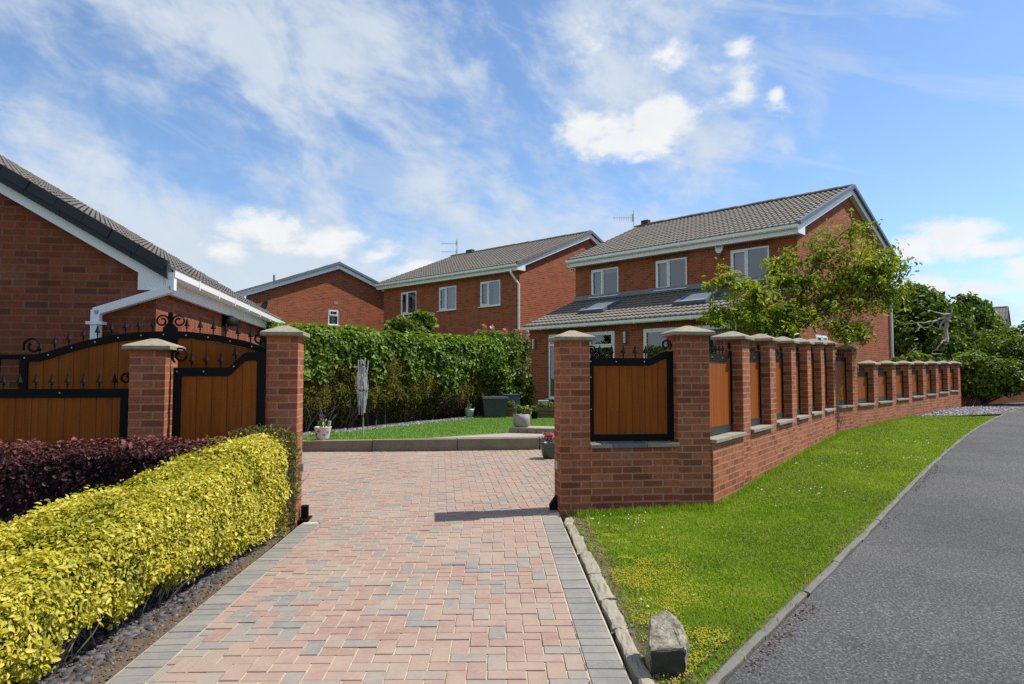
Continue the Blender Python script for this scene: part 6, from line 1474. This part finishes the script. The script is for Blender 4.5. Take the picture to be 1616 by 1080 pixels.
    p = at(741, 659, 18.0); p.z = lawnz(p.x, 18.0); potted('slim zinc bucket with a sparse plant beside the charcoal storage box', p, [(.095, 0), (.12, .20), (.125, .24)], 'zinc', [tuft(60, .07, 'potplant', .09, .16, .6)])
    # resin storage box with flared sides
    c = at(779, 659, 18.35); z = lawnz(c.x, 18.35); u = V((.985, .17, 0)); v = V((-.17, .985, 0)); root = thing('storage_box', 'charcoal ribbed garden storage box with flared sides before the dark shrub', 'storage box', (c.x, c.y, z)); b = V((c.x, c.y, z))
    def frus(w0, d0, w1, d1, h0, h1):
        lo = [b + u * x * w0 + v * y * d0 + Z * h0 for x, y in ((-1, -1), (1, -1), (1, 1), (-1, 1))]; hi = [b + u * x * w1 + v * y * d1 + Z * h1 for x, y in ((-1, -1), (1, -1), (1, 1), (-1, 1))]; m_ = MB(); m_.face(lo[::-1]); m_.face(hi)
        for i in range(4): m_.face([lo[i], lo[(i + 1) % 4], hi[(i + 1) % 4], hi[i]])
        return m_, lo, hi
    m_, lo, hi = frus(.27, .28, .335, .33, 0, .49)
    for i in range(24):
        t = (i + .5) / 24; a, d = lo[0].lerp(lo[1], t), hi[0].lerp(hi[1], t); m_.box((a + d) / 2 - v * .006, u * .011, v * .006, (d - a) * .44)
    m_.build('body', M['charcoal'], root); m_, *_ = frus(.35, .345, .335, .33, .495, .555); m_.build('lid', M['charcoal'], root, bevel=.01)
    q = at(803, 652, 19.2); z = lawnz(q.x, 19.2); b2 = V((q.x + .05, 19.3, z)); root = thing('metal_bin', 'dark blue grey lidded bin tucked behind the storage box', 'bin', b2); m_ = MB(); m_.box(b2 + Z * .27, u * .22, v * .2, Z * .27); m_.build('body', M['navy'], root, bevel=.02); m_ = MB(); m_.box(b2 + Z * .565, u * .24, v * .22, Z * .022); m_.build('lid', M['navy'], root, bevel=.01)
    # slatted planters
    for (x0, x1, y0, y1, Yp, lab, k) in ((793.5, 813, 645, 660, 18.4, 'small stained wooden planter of low green plants left of the grey stone pot', 2), (848.5, 889, 647, 662.5, 18.0, 'wide stained wooden planter below the extension window beside the gate pillar', 3)):
        a, c_ = at(x0, y1, Yp), at(x1, y1, Yp); h = at(x0, y0, Yp).z - a.z; z = lawnz(a.x, Yp); h = max(.22, h); root = thing('wooden_planter', lab, 'planter', ((a.x + c_.x) / 2, Yp + .2, z), 'stained wooden planters'); w = c_.x - a.x; m_ = MB()
        for i in range(3): zz = z + h * (i + .5) / 3; m_.box((a.x + w / 2, Yp, zz), (w / 2, 0, 0), (0, .012, 0), (0, 0, h / 6 - .005)); m_.box((a.x + w / 2, Yp + .4, zz), (w / 2, 0, 0), (0, .012, 0), (0, 0, h / 6 - .005)); m_.box((a.x + .012, Yp + .2, zz), (.012, 0, 0), (0, .186, 0), (0, 0, h / 6 - .005)); m_.box((c_.x - .012, Yp + .2, zz), (.012, 0, 0), (0, .186, 0), (0, 0, h / 6 - .005))
        m_.build('slats', M['planter'], root); m_ = MB(); m_.box((a.x + w / 2, Yp + .2, z + h * .42), (w / 2 - .026, 0, 0), (0, .185, 0), (0, 0, h * .42)); m_.build('soil', M['soil'], root)
        for j in range(k): blob_plant(root, [((a.x + w * (j + .5) / k, Yp + .18, z + h + .07), (.13, .12, .10))], 150, .06, M['potplant'], .45, .4, 'leaves', 3, hollow=.2)
    q = at(857, 646, 18.9); z = lawnz(q.x, 19.0); b3 = V((q.x, 18.75, z)); root = thing('square_pot', 'square pale blue grey pot standing behind the wide wooden planter', 'plant pot', b3); m_ = MB(); h = at(857, 632, 18.75).z - z; m_.prism([b3 + V((x * .145, y * .145, 0)) for x, y in ((-1, -1), (1, -1), (1, 1), (-1, 1))], (0, 0, h)); m_.build('pot', M['zinc'], root, bevel=.01)
    p = at(843.5, 662, 17.6); p.z = lawnz(p.x, 17.6); potted('small black pot between the two wooden planters', p, [(.07, 0), (.10, .18), (.105, .20)], 'black', [tuft(70, .05, 'potplant', .09, .16, .35)])
garden_things()
